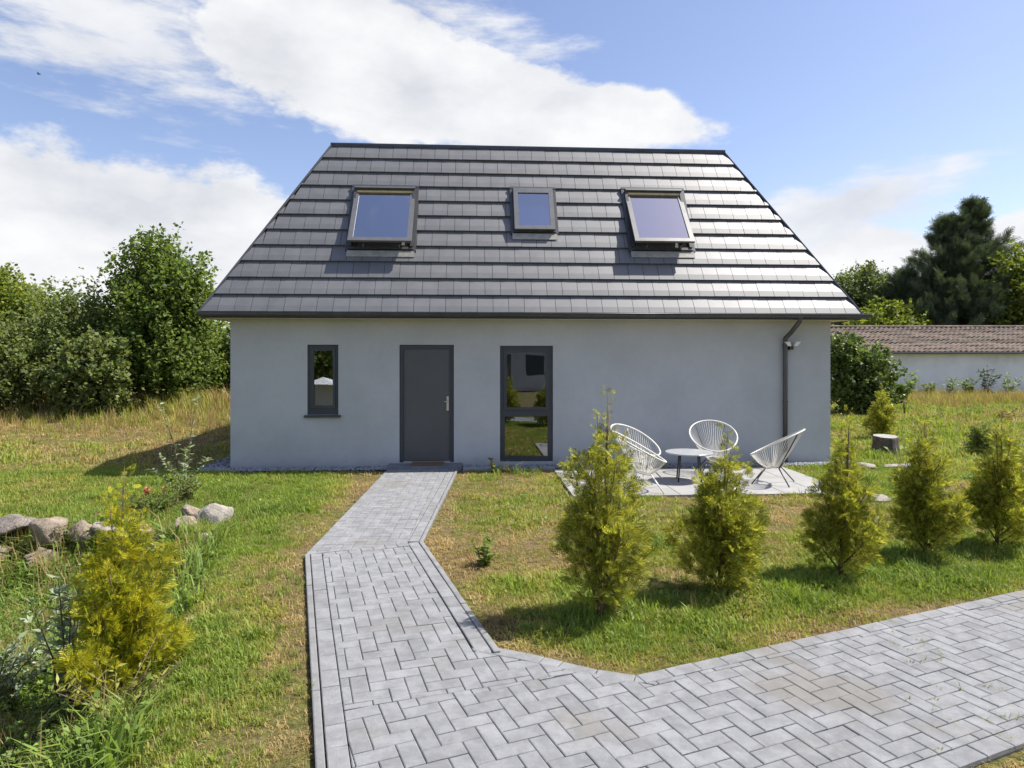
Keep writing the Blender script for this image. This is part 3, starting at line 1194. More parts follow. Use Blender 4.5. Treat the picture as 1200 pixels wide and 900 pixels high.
def build_terrace():
    bed = MB()
    bed.add([(x, y, .010) for x, y in TER], [(0, 1, 2, 3)])
    t = bed.build('terrace', 'joint_sand')
    tag(t, 'pale concrete slab terrace in front of the house wall', None, None, 'structure')
    a, b, c, d = [np.array(p) for p in TER]
    nx, ny = 8, 5
    for i in range(nx):
        for j in range(ny):
            def P(u, v):
                return (a * (1 - u) + b * u) * (1 - v) + (d * (1 - u) + c * u) * v
            q = [P(i / nx, j / ny), P((i + 1) / nx, j / ny), P((i + 1) / nx, (j + 1) / ny), P(i / nx, (j + 1) / ny)]
            o = sum(q) / 4
            g = paver_mesh([tuple(p) for p in q], .040, .004, (o[0], o[1]))
            me = bpy.data.meshes.new('slab')
            me.from_pydata(g[0], [], g[1])
            me.materials.append(MATS['concrete'])
            link('slab', me, t, (o[0], o[1], rng.normal(0, .001)))
    # pale edging between lawn and gravel
    x0, y0 = house_xy(4.12, -.44)
    x1, y1 = house_xy(5.75, -.40)
    for k in range(2):
        u0, u1 = 4.12 + k * .815, 4.12 + (k + 1) * .815 - .006
        p = [house_xy(u0, -.46), house_xy(u1, -.46), house_xy(u1, -.34), house_xy(u0, -.34)]
        g = paver_mesh(p, .045, .005)
        me = bpy.data.meshes.new('edging_slab')
        me.from_pydata(g[0], [], g[1])
        me.materials.append(MATS['concrete'])
        link('edging_slab', me, t)


build_terrace()


def gn_scatter(name, pts, rot, scl, idx, protos, label, host_mat):
    """stuff: one object that instances the prototype meshes on its points"""
    me = bpy.data.meshes.new(name)
    me.vertices.add(len(pts))
    me.vertices.foreach_set('co', np.asarray(pts, np.float32).ravel())
    for nm, typ, arr in (('rz', 'FLOAT', rot), ('sc', 'FLOAT', scl), ('pick', 'INT', idx)):
        at = me.attributes.new(nm, typ, 'POINT')
        at.data.foreach_set('value', np.asarray(arr, np.int32 if typ == 'INT' else np.float32))
    me.materials.append(MATS[host_mat])
    me.update()
    o = link(name, me)
    c = bpy.data.collections.new(name + '_kinds')
    for i, pm in enumerate(protos):
        c.objects.link(bpy.data.objects.new('%s_kind_%02d' % (name, i), pm))
    ng = bpy.data.node_groups.new(name + '_scatter', 'GeometryNodeTree')
    ng.interface.new_socket('Geometry', in_out='INPUT', socket_type='NodeSocketGeometry')
    ng.interface.new_socket('Geometry', in_out='OUTPUT', socket_type='NodeSocketGeometry')
    N, Lk = ng.nodes, ng.links
    gi, go = N.new('NodeGroupInput'), N.new('NodeGroupOutput')
    ci = N.new('GeometryNodeCollectionInfo')
    ci.inputs['Collection'].default_value = c
    ci.inputs['Separate Children'].default_value = True
    ci.inputs['Reset Children'].default_value = True
    ip = N.new('GeometryNodeInstanceOnPoints')
    ip.inputs['Pick Instance'].default_value = True

    def attr(nm, typ):
        a = N.new('GeometryNodeInputNamedAttribute')
        a.data_type = typ
        a.inputs['Name'].default_value = nm
        return a.outputs['Attribute']
    cx = N.new('ShaderNodeCombineXYZ')
    Lk.new(attr('rz', 'FLOAT'), cx.inputs[2])
    Lk.new(gi.outputs[0], ip.inputs['Points'])
    Lk.new(ci.outputs[0], ip.inputs['Instance'])
    Lk.new(attr('pick', 'INT'), ip.inputs['Instance Index'])
    Lk.new(cx.outputs[0], ip.inputs['Rotation'])
    Lk.new(attr('sc', 'FLOAT'), ip.inputs['Scale'])
    Lk.new(ip.outputs[0], go.inputs[0])
    md = o.modifiers.new('scatter', 'NODES')
    md.node_group = ng
    tag(o, label, None, None, 'stuff')
    return o


def blob_mesh(name, material, seed, squash=(1, 1, 1), n=2, amp=.25, smooth=False):
    import bmesh
    r = np.random.default_rng(seed)
    bm = bmesh.new()
    bmesh.ops.create_icosphere(bm, subdivisions=n, radius=1.0)
    dirs = r.normal(size=(9, 3))
    dirs /= np.linalg.norm(dirs, axis=1)[:, None]
    k = r.uniform(.48, .88, 9)
    from mathutils import noise as mn
    o3 = Vector(r.uniform(-50, 50, 3))
    for v in bm.verts:
        d = np.array(v.co)
        s = 1.0
        for a, kk in zip(dirs, k):                # facets: cut by random planes
            q = float(d @ a)
            if q > 1e-3:
                s = min(s, kk / q)
        s = .95 * s + .05
        if n > 2:
            s *= 1 + amp * .5 * mn.noise(v.co * 1.6 + o3) + amp * .22 * mn.noise(v.co * 5 + o3) + amp * .10 * mn.noise(v.co * 13 + o3)
        v.co = Vector((d[0] * s * squash[0], d[1] * s * squash[1], d[2] * s * squash[2]))
    me = bpy.data.meshes.new(name)
    bm.to_mesh(me)
    bm.free()
    me.materials.append(MATS[material])
    if smooth:
        for p in me.polygons:
            p.use_smooth = True
    return me


def build_gravel():
    bed = MB()
    c = [house_xy(-.5, -.34), house_xy(2.79, -.34), house_xy(2.79, 0), house_xy(-.5, 0)]
    bed.add([(*p, .015) for p in c], [(0, 1, 2, 3)])
    c = [house_xy(4.11, -.34), house_xy(HW + .45, -.34), house_xy(HW + .45, 0), house_xy(4.11, 0)]
    bed.add([(*p, .015) for p in c], [(0, 1, 2, 3)])
    c = [house_xy(-.55, 0.002), house_xy(-.002, 0.002), house_xy(-.002, 3), house_xy(-.55, 3)]
    bed.add([(*p, .015) for p in c], [(0, 1, 2, 3)])
    o = bed.build('gravel_strip', 'gravel_bed')
    tag(o, 'dark gravel strip along the foot of the house wall', None, None, 'structure')
    n = 5200
    u = rng.uniform(-.5, HW + .45, n)
    v = rng.uniform(-.36, -.01, n)
    keep = ~((u > 2.78) & (u < 4.12))
    u2 = rng.uniform(-.55, -.02, 900)
    v2 = rng.uniform(0, 3, 900)
    u = np.concatenate([u[keep], u2])
    v = np.concatenate([v[keep], v2])
    P = np.array([HX, HY]) + u[:, None] * hex_ + v[:, None] * hey_
    pts = np.column_stack([P, rng.uniform(.015, .035, len(P))])
    protos = [blob_mesh('pebble', 'gravel', 50 + i, (1, .8, .6), 1) for i in range(6)]
    gn_scatter('gravel', pts, rng.uniform(0, 6.3, len(P)), rng.uniform(.014, .034, len(P)), rng.integers(0, 6, len(P)), protos, 'loose grey pebbles filling the strip along the house wall', 'gravel')


build_gravel()


# ------------------------------------------------------------------ garden furniture
def build_chair(label, loc, rz, frame_mat):
    root = thing('lounge_chair', label, 'chair', loc, rz, 'string lounge chairs on the terrace')
    tl = R(29)
    a = Vector((-math.cos(tl), 0, math.sin(tl)))
    b = Vector((0, 1, 0))
    c = Vector((-.03, 0, .675))
    n = 48
    rim = []
    for i in range(n):
        th = 2 * math.pi * i / n
        wd = .385 * (1 + .07 * math.cos(th))
        rim.append(c + a * (.445 * math.cos(th)) + b * (wd * math.sin(th)))
    MB().tube(rim, .0125, 8, closed=True).build('rim', 'cord_white', root, True)
    hc = Vector((.03, 0, .29))
    hub = [hc + Vector((-.11 * math.cos(2 * math.pi * i / 24), .11 * math.sin(2 * math.pi * i / 24), .025 * math.cos(2 * math.pi * i / 24))) for i in range(24)]
    MB().tube(hub, .010, 6, closed=True).build('seat_ring', 'cord_white', root, True)
    m = MB()
    N = 60
    for i in range(N):
        th = 2 * math.pi * (i + .5) / N
        p = c + a * (.445 * math.cos(th)) + b * (.385 * (1 + .07 * math.cos(th)) * math.sin(th))
        q = hc + Vector((-.11 * math.cos(th), .11 * math.sin(th), .025 * math.cos(th)))
        mid = (p + q) / 2 + Vector((0, 0, -.022))
        m.tube([p, mid, q], .0040, 4, caps=False)
    o = m.build('cord_weave', 'cord_white', root)
    o['kind'] = 'stuff'
    for sx, sy in ((1, 1), (1, -1), (-1, 1), (-1, -1)):
        top = Vector((.03 + .10 * sx, .10 * sy, .285))
        foot = Vector((.03 + .27 * sx, .27 * sy, .045))
        MB().tube([top, foot], .0095, 8).build('leg', frame_mat, root, True)
    for sy in (-1, 1):
        th = R(38) * sy
        p = c + a * (.445 * math.cos(th)) + b * (.385 * 1.05 * math.sin(th)) - Vector((.012, 0, .01))
        MB().tube([Vector((-.07, .10 * sy, .285)), p], .009, 8).build('back_strut', frame_mat, root, True)
    return root


build_chair('white string chair with pale legs at the terrace edge, nearest the lawn', (1.90, 9.80, 0), R(-6), 'frame_white')
build_chair('white string chair tilted behind another pale-legged chair at the table', (2.00, 10.62, 0), R(-42), 'frame_white')
build_chair('white string chair with black struts standing against the house wall', (3.38, 11.15, 0), R(-97), 'frame_black')
build_chair('white string chair seen in profile on black legs beside the downpipe', (4.08, 10.32, 0), R(150), 'frame_black')


def build_table():
    t = thing('garden_table', 'low round pale grey garden table between the string chairs', 'table', (2.80, 10.52, 0))
    m = MB()
    m.tube([(0, 0, .476), (0, 0, .480), (0, 0, .494), (0, 0, .498)], [.365, .37, .37, .366], 40)
    m.build('table_top', 'table_white', t)
    for i in range(4):
        an = R(35 + 90 * i)
        MB().tube([(.20 * math.cos(an), .20 * math.sin(an), .476), (.25 * math.cos(an), .25 * math.sin(an), .045)], .012, 8).build('leg', 'frame_black', t, True)


build_table()

# ------------------------------------------------------------------ boulders and stones
def boulder(name, label, cat, x, y, size, seed, material, rz=0.0, z=None, tilt=0.0, group=None):
    me = blob_mesh(name, material, seed, (1, 1, 1), 4, .35, True)
    o = link(name, me)
    zz = float(height(x, y)) if z is None else z
    o.location = (x, y, zz)
    o.scale = size
    o.rotation_euler = (tilt, tilt * .5, rz)
    return tag(o, label, cat, group)


GB = 'boulders holding the lawn bank'
boulder('boulder', 'large pale-topped boulder with a shaded face, biggest in the bank', 'boulder', -5.24, 7.54, (.23, .21, .24), 3, 'granite', .4, -.02, .2, GB)
boulder('boulder', 'long flat grey boulder lying on top of another at the bank', 'boulder', -5.80, 7.66, (0.26, 0.22, 0.12), 5, 'granite_grey', .1, .05, .0, GB)
boulder('boulder', 'brownish boulder half hidden in weeds below the flat grey boulder', 'boulder', -5.78, 7.34, (0.26, 0.23, 0.14), 8, 'granite', 1.2, -.17, .1, GB)
boulder('boulder', 'dark shaded boulder tucked behind the golden thuja', 'boulder', -4.62, 7.62, (0.24, 0.22, 0.16), 11, 'granite_grey', .9, -.04, .3, GB)
boulder('boulder', 'small shaded stone low in the gap beside the biggest boulder', 'boulder', -4.72, 7.38, (0.19, 0.18, 0.13), 14, 'granite_grey', .2, -.28, .3, GB)
boulder('boulder', 'tan angular boulder wedged under the biggest boulder', 'boulder', -5.08, 7.26, (.22, .18, .16), 61, 'granite', .8, -.22, .1, GB)
boulder('boulder', 'brown boulder in the shade next to the golden thuja', 'boulder', -4.86, 7.58, (.18, .17, .17), 64, 'granite', .3, -.02, .2, GB)
boulder('boulder', 'upright whitish slanted boulder at the lawn end of the bank', 'boulder', -3.58, 8.05, (0.23, 0.13, 0.22), 17, 'pale_stone', .45, .02, -.45, GB)
boulder('boulder', 'low rounded pinkish boulder sunk in grass below the slanted one', 'boulder', -3.46, 7.42, (0.18, 0.16, 0.12), 21, 'granite', .3, -.10, .0, GB)
boulder('boulder', 'tan boulder beside grey-leaved weeds under the red flowers', 'boulder', -3.80, 7.72, (0.13, 0.14, 0.14), 23, 'granite', 1.4, .02, .2, GB)
boulder('boulder', 'tan boulder showing between the golden thuja and grey-leaved weeds', 'boulder', -4.12, 7.45, (0.14, 0.14, 0.14), 26, 'granite', .7, .0, .2, GB)
boulder('boulder', 'small brown boulder in the hollow behind the tan ones', 'boulder', -3.88, 8.1, (0.15, 0.14, 0.11), 29, 'granite', .1, .10, .2, GB)
boulder('boulder', 'flat pale stone at the foot of the bank half under grass', 'boulder', -3.62, 6.62, (0.19, 0.15, 0.07), 31, 'granite', .1, -.24, .0, GB)
GS = 'pale stones on the lawn by the terrace'
boulder('stone', 'flat whitish stone in the grass between two thujas', 'stone', 5.08, 9.25, (.33, .16, .06), 41, 'pale_stone', .1, .02, 0, GS)
boulder('stone', 'rounded whitish stone at the terrace corner behind a thuja', 'stone', 4.98, 10.0, (.22, .2, .16), 43, 'pale_stone', .6, .05, 0, GS)
boulder('stone', 'long pale stone on the grass near the house corner', 'stone', 6.25, 11.9, (.30, .14, .07), 45, 'pale_stone', -.1, .03, 0, GS)
boulder('stone', 'smaller pale stone beside the long one near the house corner', 'stone', 6.95, 12.0, (.30, .16, .05), 47, 'pale_stone', .3, .03, 0, GS)
boulder('stone', 'small round white stone lying below the tall window', 'stone', .14, 11.5, (.07, .06, .04), 48, 'pale_stone', .3, .05, 0)


def build_stump():
    x, y = 7.72, 13.75
    t = thing('tree_stump', 'dark squat stump on the lawn in front of the small far thuja', 'stump', (x, y, 0), .2)
    m = MB()
    ring = []
    n = 22
    vs, fs = [], []
    for k, (z, r) in enumerate(((-.05, .30), (.08, .275), (.2, .255), (.33, .25), (.36, .24))):
        for i in range(n):
            a = 2 * math.pi * i / n
            rr = r * (1 + .07 * math.sin(3 * a + 1) + .05 * math.sin(7 * a))
            vs.append((rr * math.cos(a), rr * math.sin(a) * .85, z + (.02 * math.sin(a) if k > 2 else 0)))
    for k in range(4):
        for i in range(n):
            j = (i + 1) % n
            fs.append((k * n + i, k * n + j, (k + 1) * n + j, (k + 1) * n + i))
    m.add(vs, fs)
    m.build('bark', 'dark_block', t)
    m = MB()
    top = vs[4 * n:]
    m.add([(p[0], p[1], p[2] + .001) for p in top], [tuple(range(n))])
    m.build('cut_face', 'apron', t)


build_stump()


# ------------------------------------------------------------------ plants
def unit(v):
    return v / np.maximum(np.linalg.norm(v, axis=-1, keepdims=True), 1e-9)


def frames(D, r):
    """random frames whose second axis is D (n,3); returns side, dir, normal"""
    n = len(D)
    D = unit(D)
    rnd = unit(r.normal(size=(n, 3)))
    S = unit(np.cross(D, rnd))
    N = np.cross(S, D)
    return S, D, N


LEAF = np.array([(0, 0, 0), (.42, .45, .07), (0, 1, -.06), (-.42, .45, .07)])


def leaves(P, D, size, r, width=1.0, flat=None):
    """one diamond leaf per point; flat biases leaf normals upward"""
    n = len(P)
    S, D, N = frames(D, r)
    if flat is not None:
        up = np.tile([0, 0, 1.0], (n, 1)) + r.normal(size=(n, 3)) * flat
        S = unit(np.cross(D, up))
        N = np.cross(S, D)
    T = LEAF.copy()
    T[:, 0] *= width
    V = P[:, None, :] + size[:, None, None] * (T[None, :, 0:1] * S[:, None, :] + T[None, :, 1:2] * D[:, None, :] + T[None, :, 2:3] * N[:, None, :])
    F = np.arange(n * 4).reshape(n, 4)
    return V.reshape(-1, 3), F


def limb_mesh(paths):
    m = MB()
    for pts, r0, r1 in paths:
        k = len(pts)
        m.tube(pts, [r0 + (r1 - r0) * i / (k - 1) for i in range(k)], 7)
    return m


def leafy_tree(name, label, cat, base, blobs, shoots, per_shoot, leaf, material, seed, trunk_r=.12, shoot_len=.6, up=.9,
               group=None, width=1.0, trunk_top=.6, droop=0.0, spread=.16):
    """blobs: list of (dx, dy, z, rx, ry, rz) lobes; shoots of leaves start inside the lobes and poke out."""
    r = np.random.default_rng(seed)
    z0 = float(height(base[0], base[1]))
    root = thing(name, label, cat, (base[0], base[1], z0), 0, group)
    bl = np.array(blobs, float)
    vol = bl[:, 3] * bl[:, 4] * bl[:, 5]
    pick = r.choice(len(bl), shoots, p=vol ** .8 / (vol ** .8).sum())
    d = unit(r.normal(size=(shoots, 3)))
    rad = r.random(shoots) ** (1 / 2.4)
    b = bl[pick]
    P0 = b[:, :3] + d * rad[:, None] * b[:, 3:] * .93
    P0[:, 2] = np.maximum(P0[:, 2], .12)
    D = unit(d * .8 + np.array([0, 0, up]) + r.normal(size=(shoots, 3)) * .35)
    ln = shoot_len * r.uniform(.45, 1.25, shoots)
    t = r.random((shoots, per_shoot))
    Q = P0[:, None, :] + D[:, None, :] * (t * ln[:, None])[:, :, None]
    Q[:, :, 2] -= droop * t ** 2 * ln[:, None]
    Q += r.normal(size=Q.shape) * (spread * (1.15 - t) * shoot_len / .6)[:, :, None]
    Dl = unit(r.normal(size=Q.shape) + D[:, None, :] * .5 + np.array([0, 0, -.25]))
    sz = leaf * r.uniform(.6, 1.25, Q.shape[:2])
    V, F = leaves(Q.reshape(-1, 3), Dl.reshape(-1, 3), sz.ravel(), r, width, flat=.75)
    V[:, 2] = np.maximum(V[:, 2], 0.02)
    link('crown', mesh_np('crown', V, F, material), root)
    top = bl[:, 2].max()
    paths = [([(0, 0, -.1), (.05, .03, top * trunk_top * .5), (0, .05, top * trunk_top)], trunk_r, trunk_r * .5)]
    for k in range(min(26, shoots)):
        q = P0[k] + D[k] * ln[k] * .5
        h = min(q[2] * .55, top * trunk_top)
        mid = (q + np.array([0, 0, h])) / 2 + np.array([0, 0, .15 * abs(q[2] - h)])
        paths.append(([(0, .03, h), tuple(mid), tuple(q)], trunk_r * .35, .012))
    limb_mesh(paths).build('trunk', 'bark', root, True)
    return root


def spray_template(n=5, wd=.040):
    qs = []

    def rh(p, a, L, w):
        dx, dy = math.sin(a), math.cos(a)
        px, py = p
        nx, ny = dy, -dx
        qs.append([(px, py), (px + dx * L * .5 + nx * w, py + dy * L * .5 + ny * w), (px + dx * L, py + dy * L), (px + dx * L * .5 - nx * w, py + dy * L * .5 - ny * w)])
    rh((0, 0), 0, 1.0, .026)
    for i in range(n):
        y = .12 + .68 * i / (n - 1)
        L = .52 * (1 - y) + .16
        for s in (-1, 1):
            rh((0, y + .05 * s), s * R(40), L, wd)
    T = np.array(qs).reshape(-1, 2)
    z = -.22 * T[:, 1] ** 2 - .25 * T[:, 0] ** 2
    return np.column_stack([T, z])


SPRAY = spray_template(5, .046)
SPRAY_S = spray_template(3, .07)
SPRAY_F = spray_template(4, .035)


def sprays(P, D, size, r, T=SPRAY, upright=0.4):
    n = len(P)
    D = unit(D)
    out = np.column_stack([D[:, 0], D[:, 1], np.zeros(n)])
    # fans stand roughly edge-on to the outside, as arborvitae fans do, with scatter
    N = unit(np.cross(D, np.array([0, 0, 1.0]) + r.normal(size=(n, 3)) * .6) + r.normal(size=(n, 3)) * upright)
    S = unit(np.cross(D, N))
    N = np.cross(S, D)
    V = P[:, None, :] + size[:, None, None] * (T[None, :, 0:1] * S[:, None, :] + T[None, :, 1:2] * D[:, None, :] + T[None, :, 2:3] * N[:, None, :])
    F = np.arange(n * len(T)).reshape(-1, 4)
    return V.reshape(-1, 3), F


def thuja(label, base, h, w, n, seed, material='thuja', size=.13, leaders=3, T=SPRAY, belly=.36, group='thujas planted along the paths', gap=.0):
    r = np.random.default_rng(seed)
    z0 = float(height(base[0], base[1]))
    root = thing('thuja', label, 'shrub', (base[0], base[1], z0), 0, group)
    # crown built of upright plumes round a central leader
    k = 13
    Pl, Dl, Sl = [], [], []
    stems = [([(0, 0, -.05), (.01, 0, h * .5), (0, .01, h * .92)], .015 * h, .003)]
    plumes = []
    for i in range(k):
        a = 2 * math.pi * (i * .381966 + r.uniform(-.06, .06))
        hb = h * (.03 + .44 * (i / k) ** 1.1)
        reach = w * .5 * (1.05 - .70 * (i / k)) * r.uniform(.55, 1.35)
        tip = np.array([math.cos(a) * reach, math.sin(a) * reach, hb + h * r.uniform(.20, .36)])
        b0 = np.array([0, 0, hb * .9])
        plumes.append((b0, tip, w * (.20 - .09 * i / k), 1.0 if i < 9 else .7))
        stems.append(([tuple(b0), tuple((b0 + tip) / 2 - np.array([0, 0, .03])), tuple(tip)], .009, .003))
    plumes.append((np.array([0, 0, h * .3]), np.array([0, 0, h * .80]), w * .13, 1.2))
    for i in range(leaders):
        a = r.uniform(0, 6.28)
        q = np.array([math.cos(a) * w * .1 * (i + .2), math.sin(a) * w * .1 * (i + .2), h * (1 - .1 * i)])
        b0 = np.array([q[0] * .3, q[1] * .3, h * .55])
        plumes.append((b0, q, .045, .62))
        stems.append(([tuple(b0), tuple((b0 + q) / 2), tuple(q)], .006, .002))
    wt = np.array([p[3] * (p[2] + .02) for p in plumes])
    cnt = (wt / wt.sum() * n).astype(int)
    for (b0, tip, rr, _), c in zip(plumes, cnt):
        t = r.random(c) ** .75
        ax = unit((tip - b0)[None])[0]
        rad = rr * np.sqrt(np.clip(np.sin(np.pi * (t * .82 + .16)), .05, 1)) * r.random(c) ** .45
        ph = r.uniform(0, 2 * np.pi, c)
        e1 = unit(np.cross(ax, [0.3, .9, .1])[None])[0]
        e2 = np.cross(ax, e1)
        rv = np.cos(ph)[:, None] * e1 + np.sin(ph)[:, None] * e2
        P = b0 + (tip - b0) * t[:, None] + rv * rad[:, None]
        P = P + r.normal(size=P.shape) * .018
        Pl.append(P)
        outw = unit(np.column_stack([P[:, 0], P[:, 1], np.zeros(c)]) + 1e-4)
        Dl.append(rv * .55 + ax * .45 + outw * .35 + np.array([0, 0, .3]) + r.normal(size=(c, 3)) * .42)
        Sl.append(size * r.uniform(.5, 1.3, c) * (1.0 if rr > .05 else .62))
    P, D, S = np.concatenate(Pl), np.concatenate(Dl), np.concatenate(Sl)
    P[:, 2] = np.maximum(P[:, 2], .03 + gap)
    V, F = sprays(P, D, S, r, T)
    V[:, 2] = np.maximum(V[:, 2], .01)
    link('crown', mesh_np('crown', V, F, material), root)
    limb_mesh(stems).build('trunk', 'twig', root, True)
    root.rotation_euler = (r.normal(0, .035), r.normal(0, .045), 0)
    return root


thuja('tallest green thuja by the path corner, with a bare wispy leader', (.66, 5.02), 1.74, .74, 2300, 101, leaders=5, size=.10)
thuja('broad green thuja in front of the garden table, trunk showing below', (1.74, 5.60), 1.38, .80, 2350, 122, leaders=4, gap=.07, size=.10)
thuja('green thuja in front of the terrace corner with a thin bare tip', (2.94, 5.98), 1.50, .58, 1750, 133, leaders=4, size=.10)
thuja('fourth green thuja in the row counted from the path corner', (4.10, 6.60), 1.46, .60, 1800, 144, leaders=4, size=.105)
thuja('green thuja at the picture edge, last of the row by the path', (5.06, 6.95), 1.44, .66, 1850, 155, leaders=4, size=.105)
thuja('small thuja far back on the lawn beside the white shed', (8.95, 16.1), 1.32, .56, 700, 106, T=SPRAY_S, size=.17, leaders=2)
thuja('golden yellow thuja on the weedy bank in front of boulders', (-2.58, 4.36), 1.56, .70, 2700, 107, 'thuja_gold', size=.092, leaders=6)
thuja('small squat thuja on the lawn behind the last of the row', (9.6, 13.5), .72, .5, 420, 109, 'leaf_olive', T=SPRAY_S, size=.17, leaders=2)


# ---- background trees
GT = 'trees beyond the lawn'
leafy_tree('maple_tree', 'tall dark green tree with upright shoots beside the house gable', 'tree', (-11.5, 22.0),
           [(0, 0, 1.2, 1.7, 1.6, 1.2), (0, 0, 2.7, 1.5, 1.5, 1.4), (-.5, 0, 3.9, .95, 1.0, 1.15), (.6, 0, 3.7, .85, .9, 1.0), (-.3, 0, 4.5, .45, .5, .9)],
           1000, 32, .135, 'leaf_maple', 201, .16, 1.05, 1.5, GT, spread=.11)
leafy_tree('leafy_tree', 'lower leafy tree filling the gap next to the grey house wall', 'tree', (-9.2, 24.5),
           [(0, 0, 1.2, 1.7, 1.5, 1.3), (.3, 0, 2.6, 1.2, 1.2, 1.1), (-1.6, .5, 1.2, 1.4, 1.2, 1.2)], 520, 28, .15, 'leaf_maple', 202, .12, .6, .9, GT)
leafy_tree('leafy_tree', 'slender olive green tree with thin spiky top shoots', 'tree', (-13.9, 21.5),
           [(0, 0, 1.2, 1.5, 1.4, 1.2), (-.2, 0, 2.1, 1.1, 1.1, 1.1), (.1, 0, 2.9, .5, .5, .7), (-1.0, 0, 2.7, .5, .5, .7)], 700, 28, .105, 'leaf_olive', 203, .1, 1.0, 1.6, GT, spread=.10)
leafy_tree('leafy_tree', 'bright yellow-green tree at the far picture edge', 'tree', (-18.6, 24.5),
           [(0, 0, 2.2, 2.0, 1.9, 1.8), (-.6, 0, 3.7, 1.3, 1.3, 1.0), (1.0, 0, 2.8, 1.1, 1.0, 1.1)], 800, 32, .135, 'leaf_bright', 204, .2, .7, .9, GT)
leafy_tree('leafy_shrub', 'olive green shrub at the picture edge under the yellow-green tree', 'shrub', (-16.0, 20.2),
           [(0, 0, 1.0, 1.9, 1.2, 1.1), (.5, 0, 1.8, 1.2, 1.0, .9), (-1.6, .3, 1.2, 1.3, 1.0, 1.1)], 620, 26, .12, 'leaf_olive', 206, .06, .6, 1.0, GT)
leafy_tree('leafy_shrub', 'leafy shrub with pale stacked leaves at the foot of the tall dark tree', 'shrub', (-12.6, 20.0),
           [(0, 0, .8, 1.1, .9, .9), (.2, 0, 1.6, .7, .7, .8), (-.8, .1, 1.1, .8, .8, .9)], 380, 26, .13, 'leaf_olive', 207, .05, .55, 1.1, GT)
leafy_tree('leafy_tree', 'dark tree standing behind the olive shrubs', 'tree', (-16.0, 27.0),
           [(0, 0, 1.7, 2.4, 2.0, 1.7), (-2.8, 0, 1.7, 2.2, 1.8, 1.7), (2.6, 0, 1.6, 2.0, 1.6, 1.6)], 600, 28, .17, 'leaf_maple', 208, .2, .8, .9, GT)
leafy_tree('round_bush', 'glossy round dark bush beside the far corner of the house', 'shrub', (11.7, 22.6),
           [(0, 0, 1.2, 1.25, 1.2, 1.2), (-.5, 0, 1.9, .8, .8, .75), (.4, 0, .7, 1.1, 1.0, .7)], 560, 30, .12, 'leaf_laurel', 209, .06, .35, .7, GT, spread=.12)
leafy_tree('birch_tree', 'loose drooping pale green tree behind the shed roof next to the house', 'tree', (22.3, 42.5),
           [(0, 0, 5.9, 2.0, 1.9, 1.9), (-.9, 0, 4.3, 1.8, 1.5, 1.7), (1.2, 0, 4.6, 1.8, 1.5, 1.8)], 800, 36, .19, 'leaf_birch', 210, .16, .9, .2, GT, width=.8, droop=.8)
leafy_tree('leafy_tree', 'bright lime green tree low behind the shed ridge', 'tree', (21.6, 38.5),
           [(0, 0, 3.0, 1.8, 1.7, 1.9), (1.7, .4, 2.9, 1.3, 1.2, 1.5), (-1.4, 0, 2.6, 1.2, 1.2, 1.2)], 460, 28, .2, 'leaf_bright', 211, .14, .7, .8, GT)
leafy_tree('leafy_tree', 'light green deciduous tree at the picture edge behind the shed', 'tree', (29.0, 36.8),
           [(0, 0, 4.4, 2.6, 2.2, 2.6), (-.3, 0, 6.4, 1.6, 1.5, 1.6), (-1.6, 0, 3.4, 1.5, 1.4, 1.7), (2.4, 0, 4.6, 2.4, 2.0, 2.8)], 760, 30, .2, 'leaf_bright', 212, .2, .8, .8, GT)


def big_conifer():
    r = np.random.default_rng(301)
    x, y = 27.3, 40.0
    root = thing('conifer_tree', 'tall dark green conifer with twin tips towering above the shed', 'tree', (x, y, float(height(x, y))), 0, GT)
    P, D, S = [], [], []
    limbs = []
    for (ax, ay, H, W, n) in ((.45, 0, 10.9, 4.7, 230), (-.95, .2, 10.0, 4.3, 180), (-3.5, .3, 6.8, 3.2, 110), (2.7, .2, 6.8, 2.6, 90)):
        limbs.append(([(ax * .3, ay, 0), (ax, ay, H * .5), (ax, ay, H * .97)], .2, .02))
        for i in range(n):
            t = r.random()
            z = .5 + (H - .9) * t
            a = r.uniform(0, 2 * np.pi)
            reach = W * (1 - t) ** .9 * r.uniform(.45, 1.15) + .12
            b0 = np.array([ax, ay, z])
            lift = r.uniform(.35, .8) * reach + .45
            tip = b0 + np.array([math.cos(a) * reach, math.sin(a) * reach, lift])
            limbs.append(([tuple(b0), tuple((b0 + tip) / 2 - np.array([0, 0, .1])), tuple(tip)], .03, .008))
            c = int(24 + 36 * reach / W)
            u = r.random(c) ** .7
            q = b0 + (tip - b0) * u[:, None]
            rad = (.07 + .17 * (1 - t)) * np.sin(np.pi * np.clip(u * .85 + .12, 0, 1))
            q = q + r.normal(size=(c, 3)) * rad[:, None] * np.array([1, 1, .55])
            P.append(q)
            dv = unit((tip - b0)[None])[0]
            D.append(dv * .9 + np.array([0, 0, .35]) + r.normal(size=(c, 3)) * .4)
            S.append(r.uniform(.35, .75, c))
    P, D, S = np.concatenate(P), np.concatenate(D), np.concatenate(S)
    V, F = sprays(P, D, S, r, SPRAY_F, .7)
    link('crown', mesh_np('crown', V, F, 'needle_dark'), root)
    limb_mesh(limbs).build('trunk', 'bark', root, True)


big_conifer()


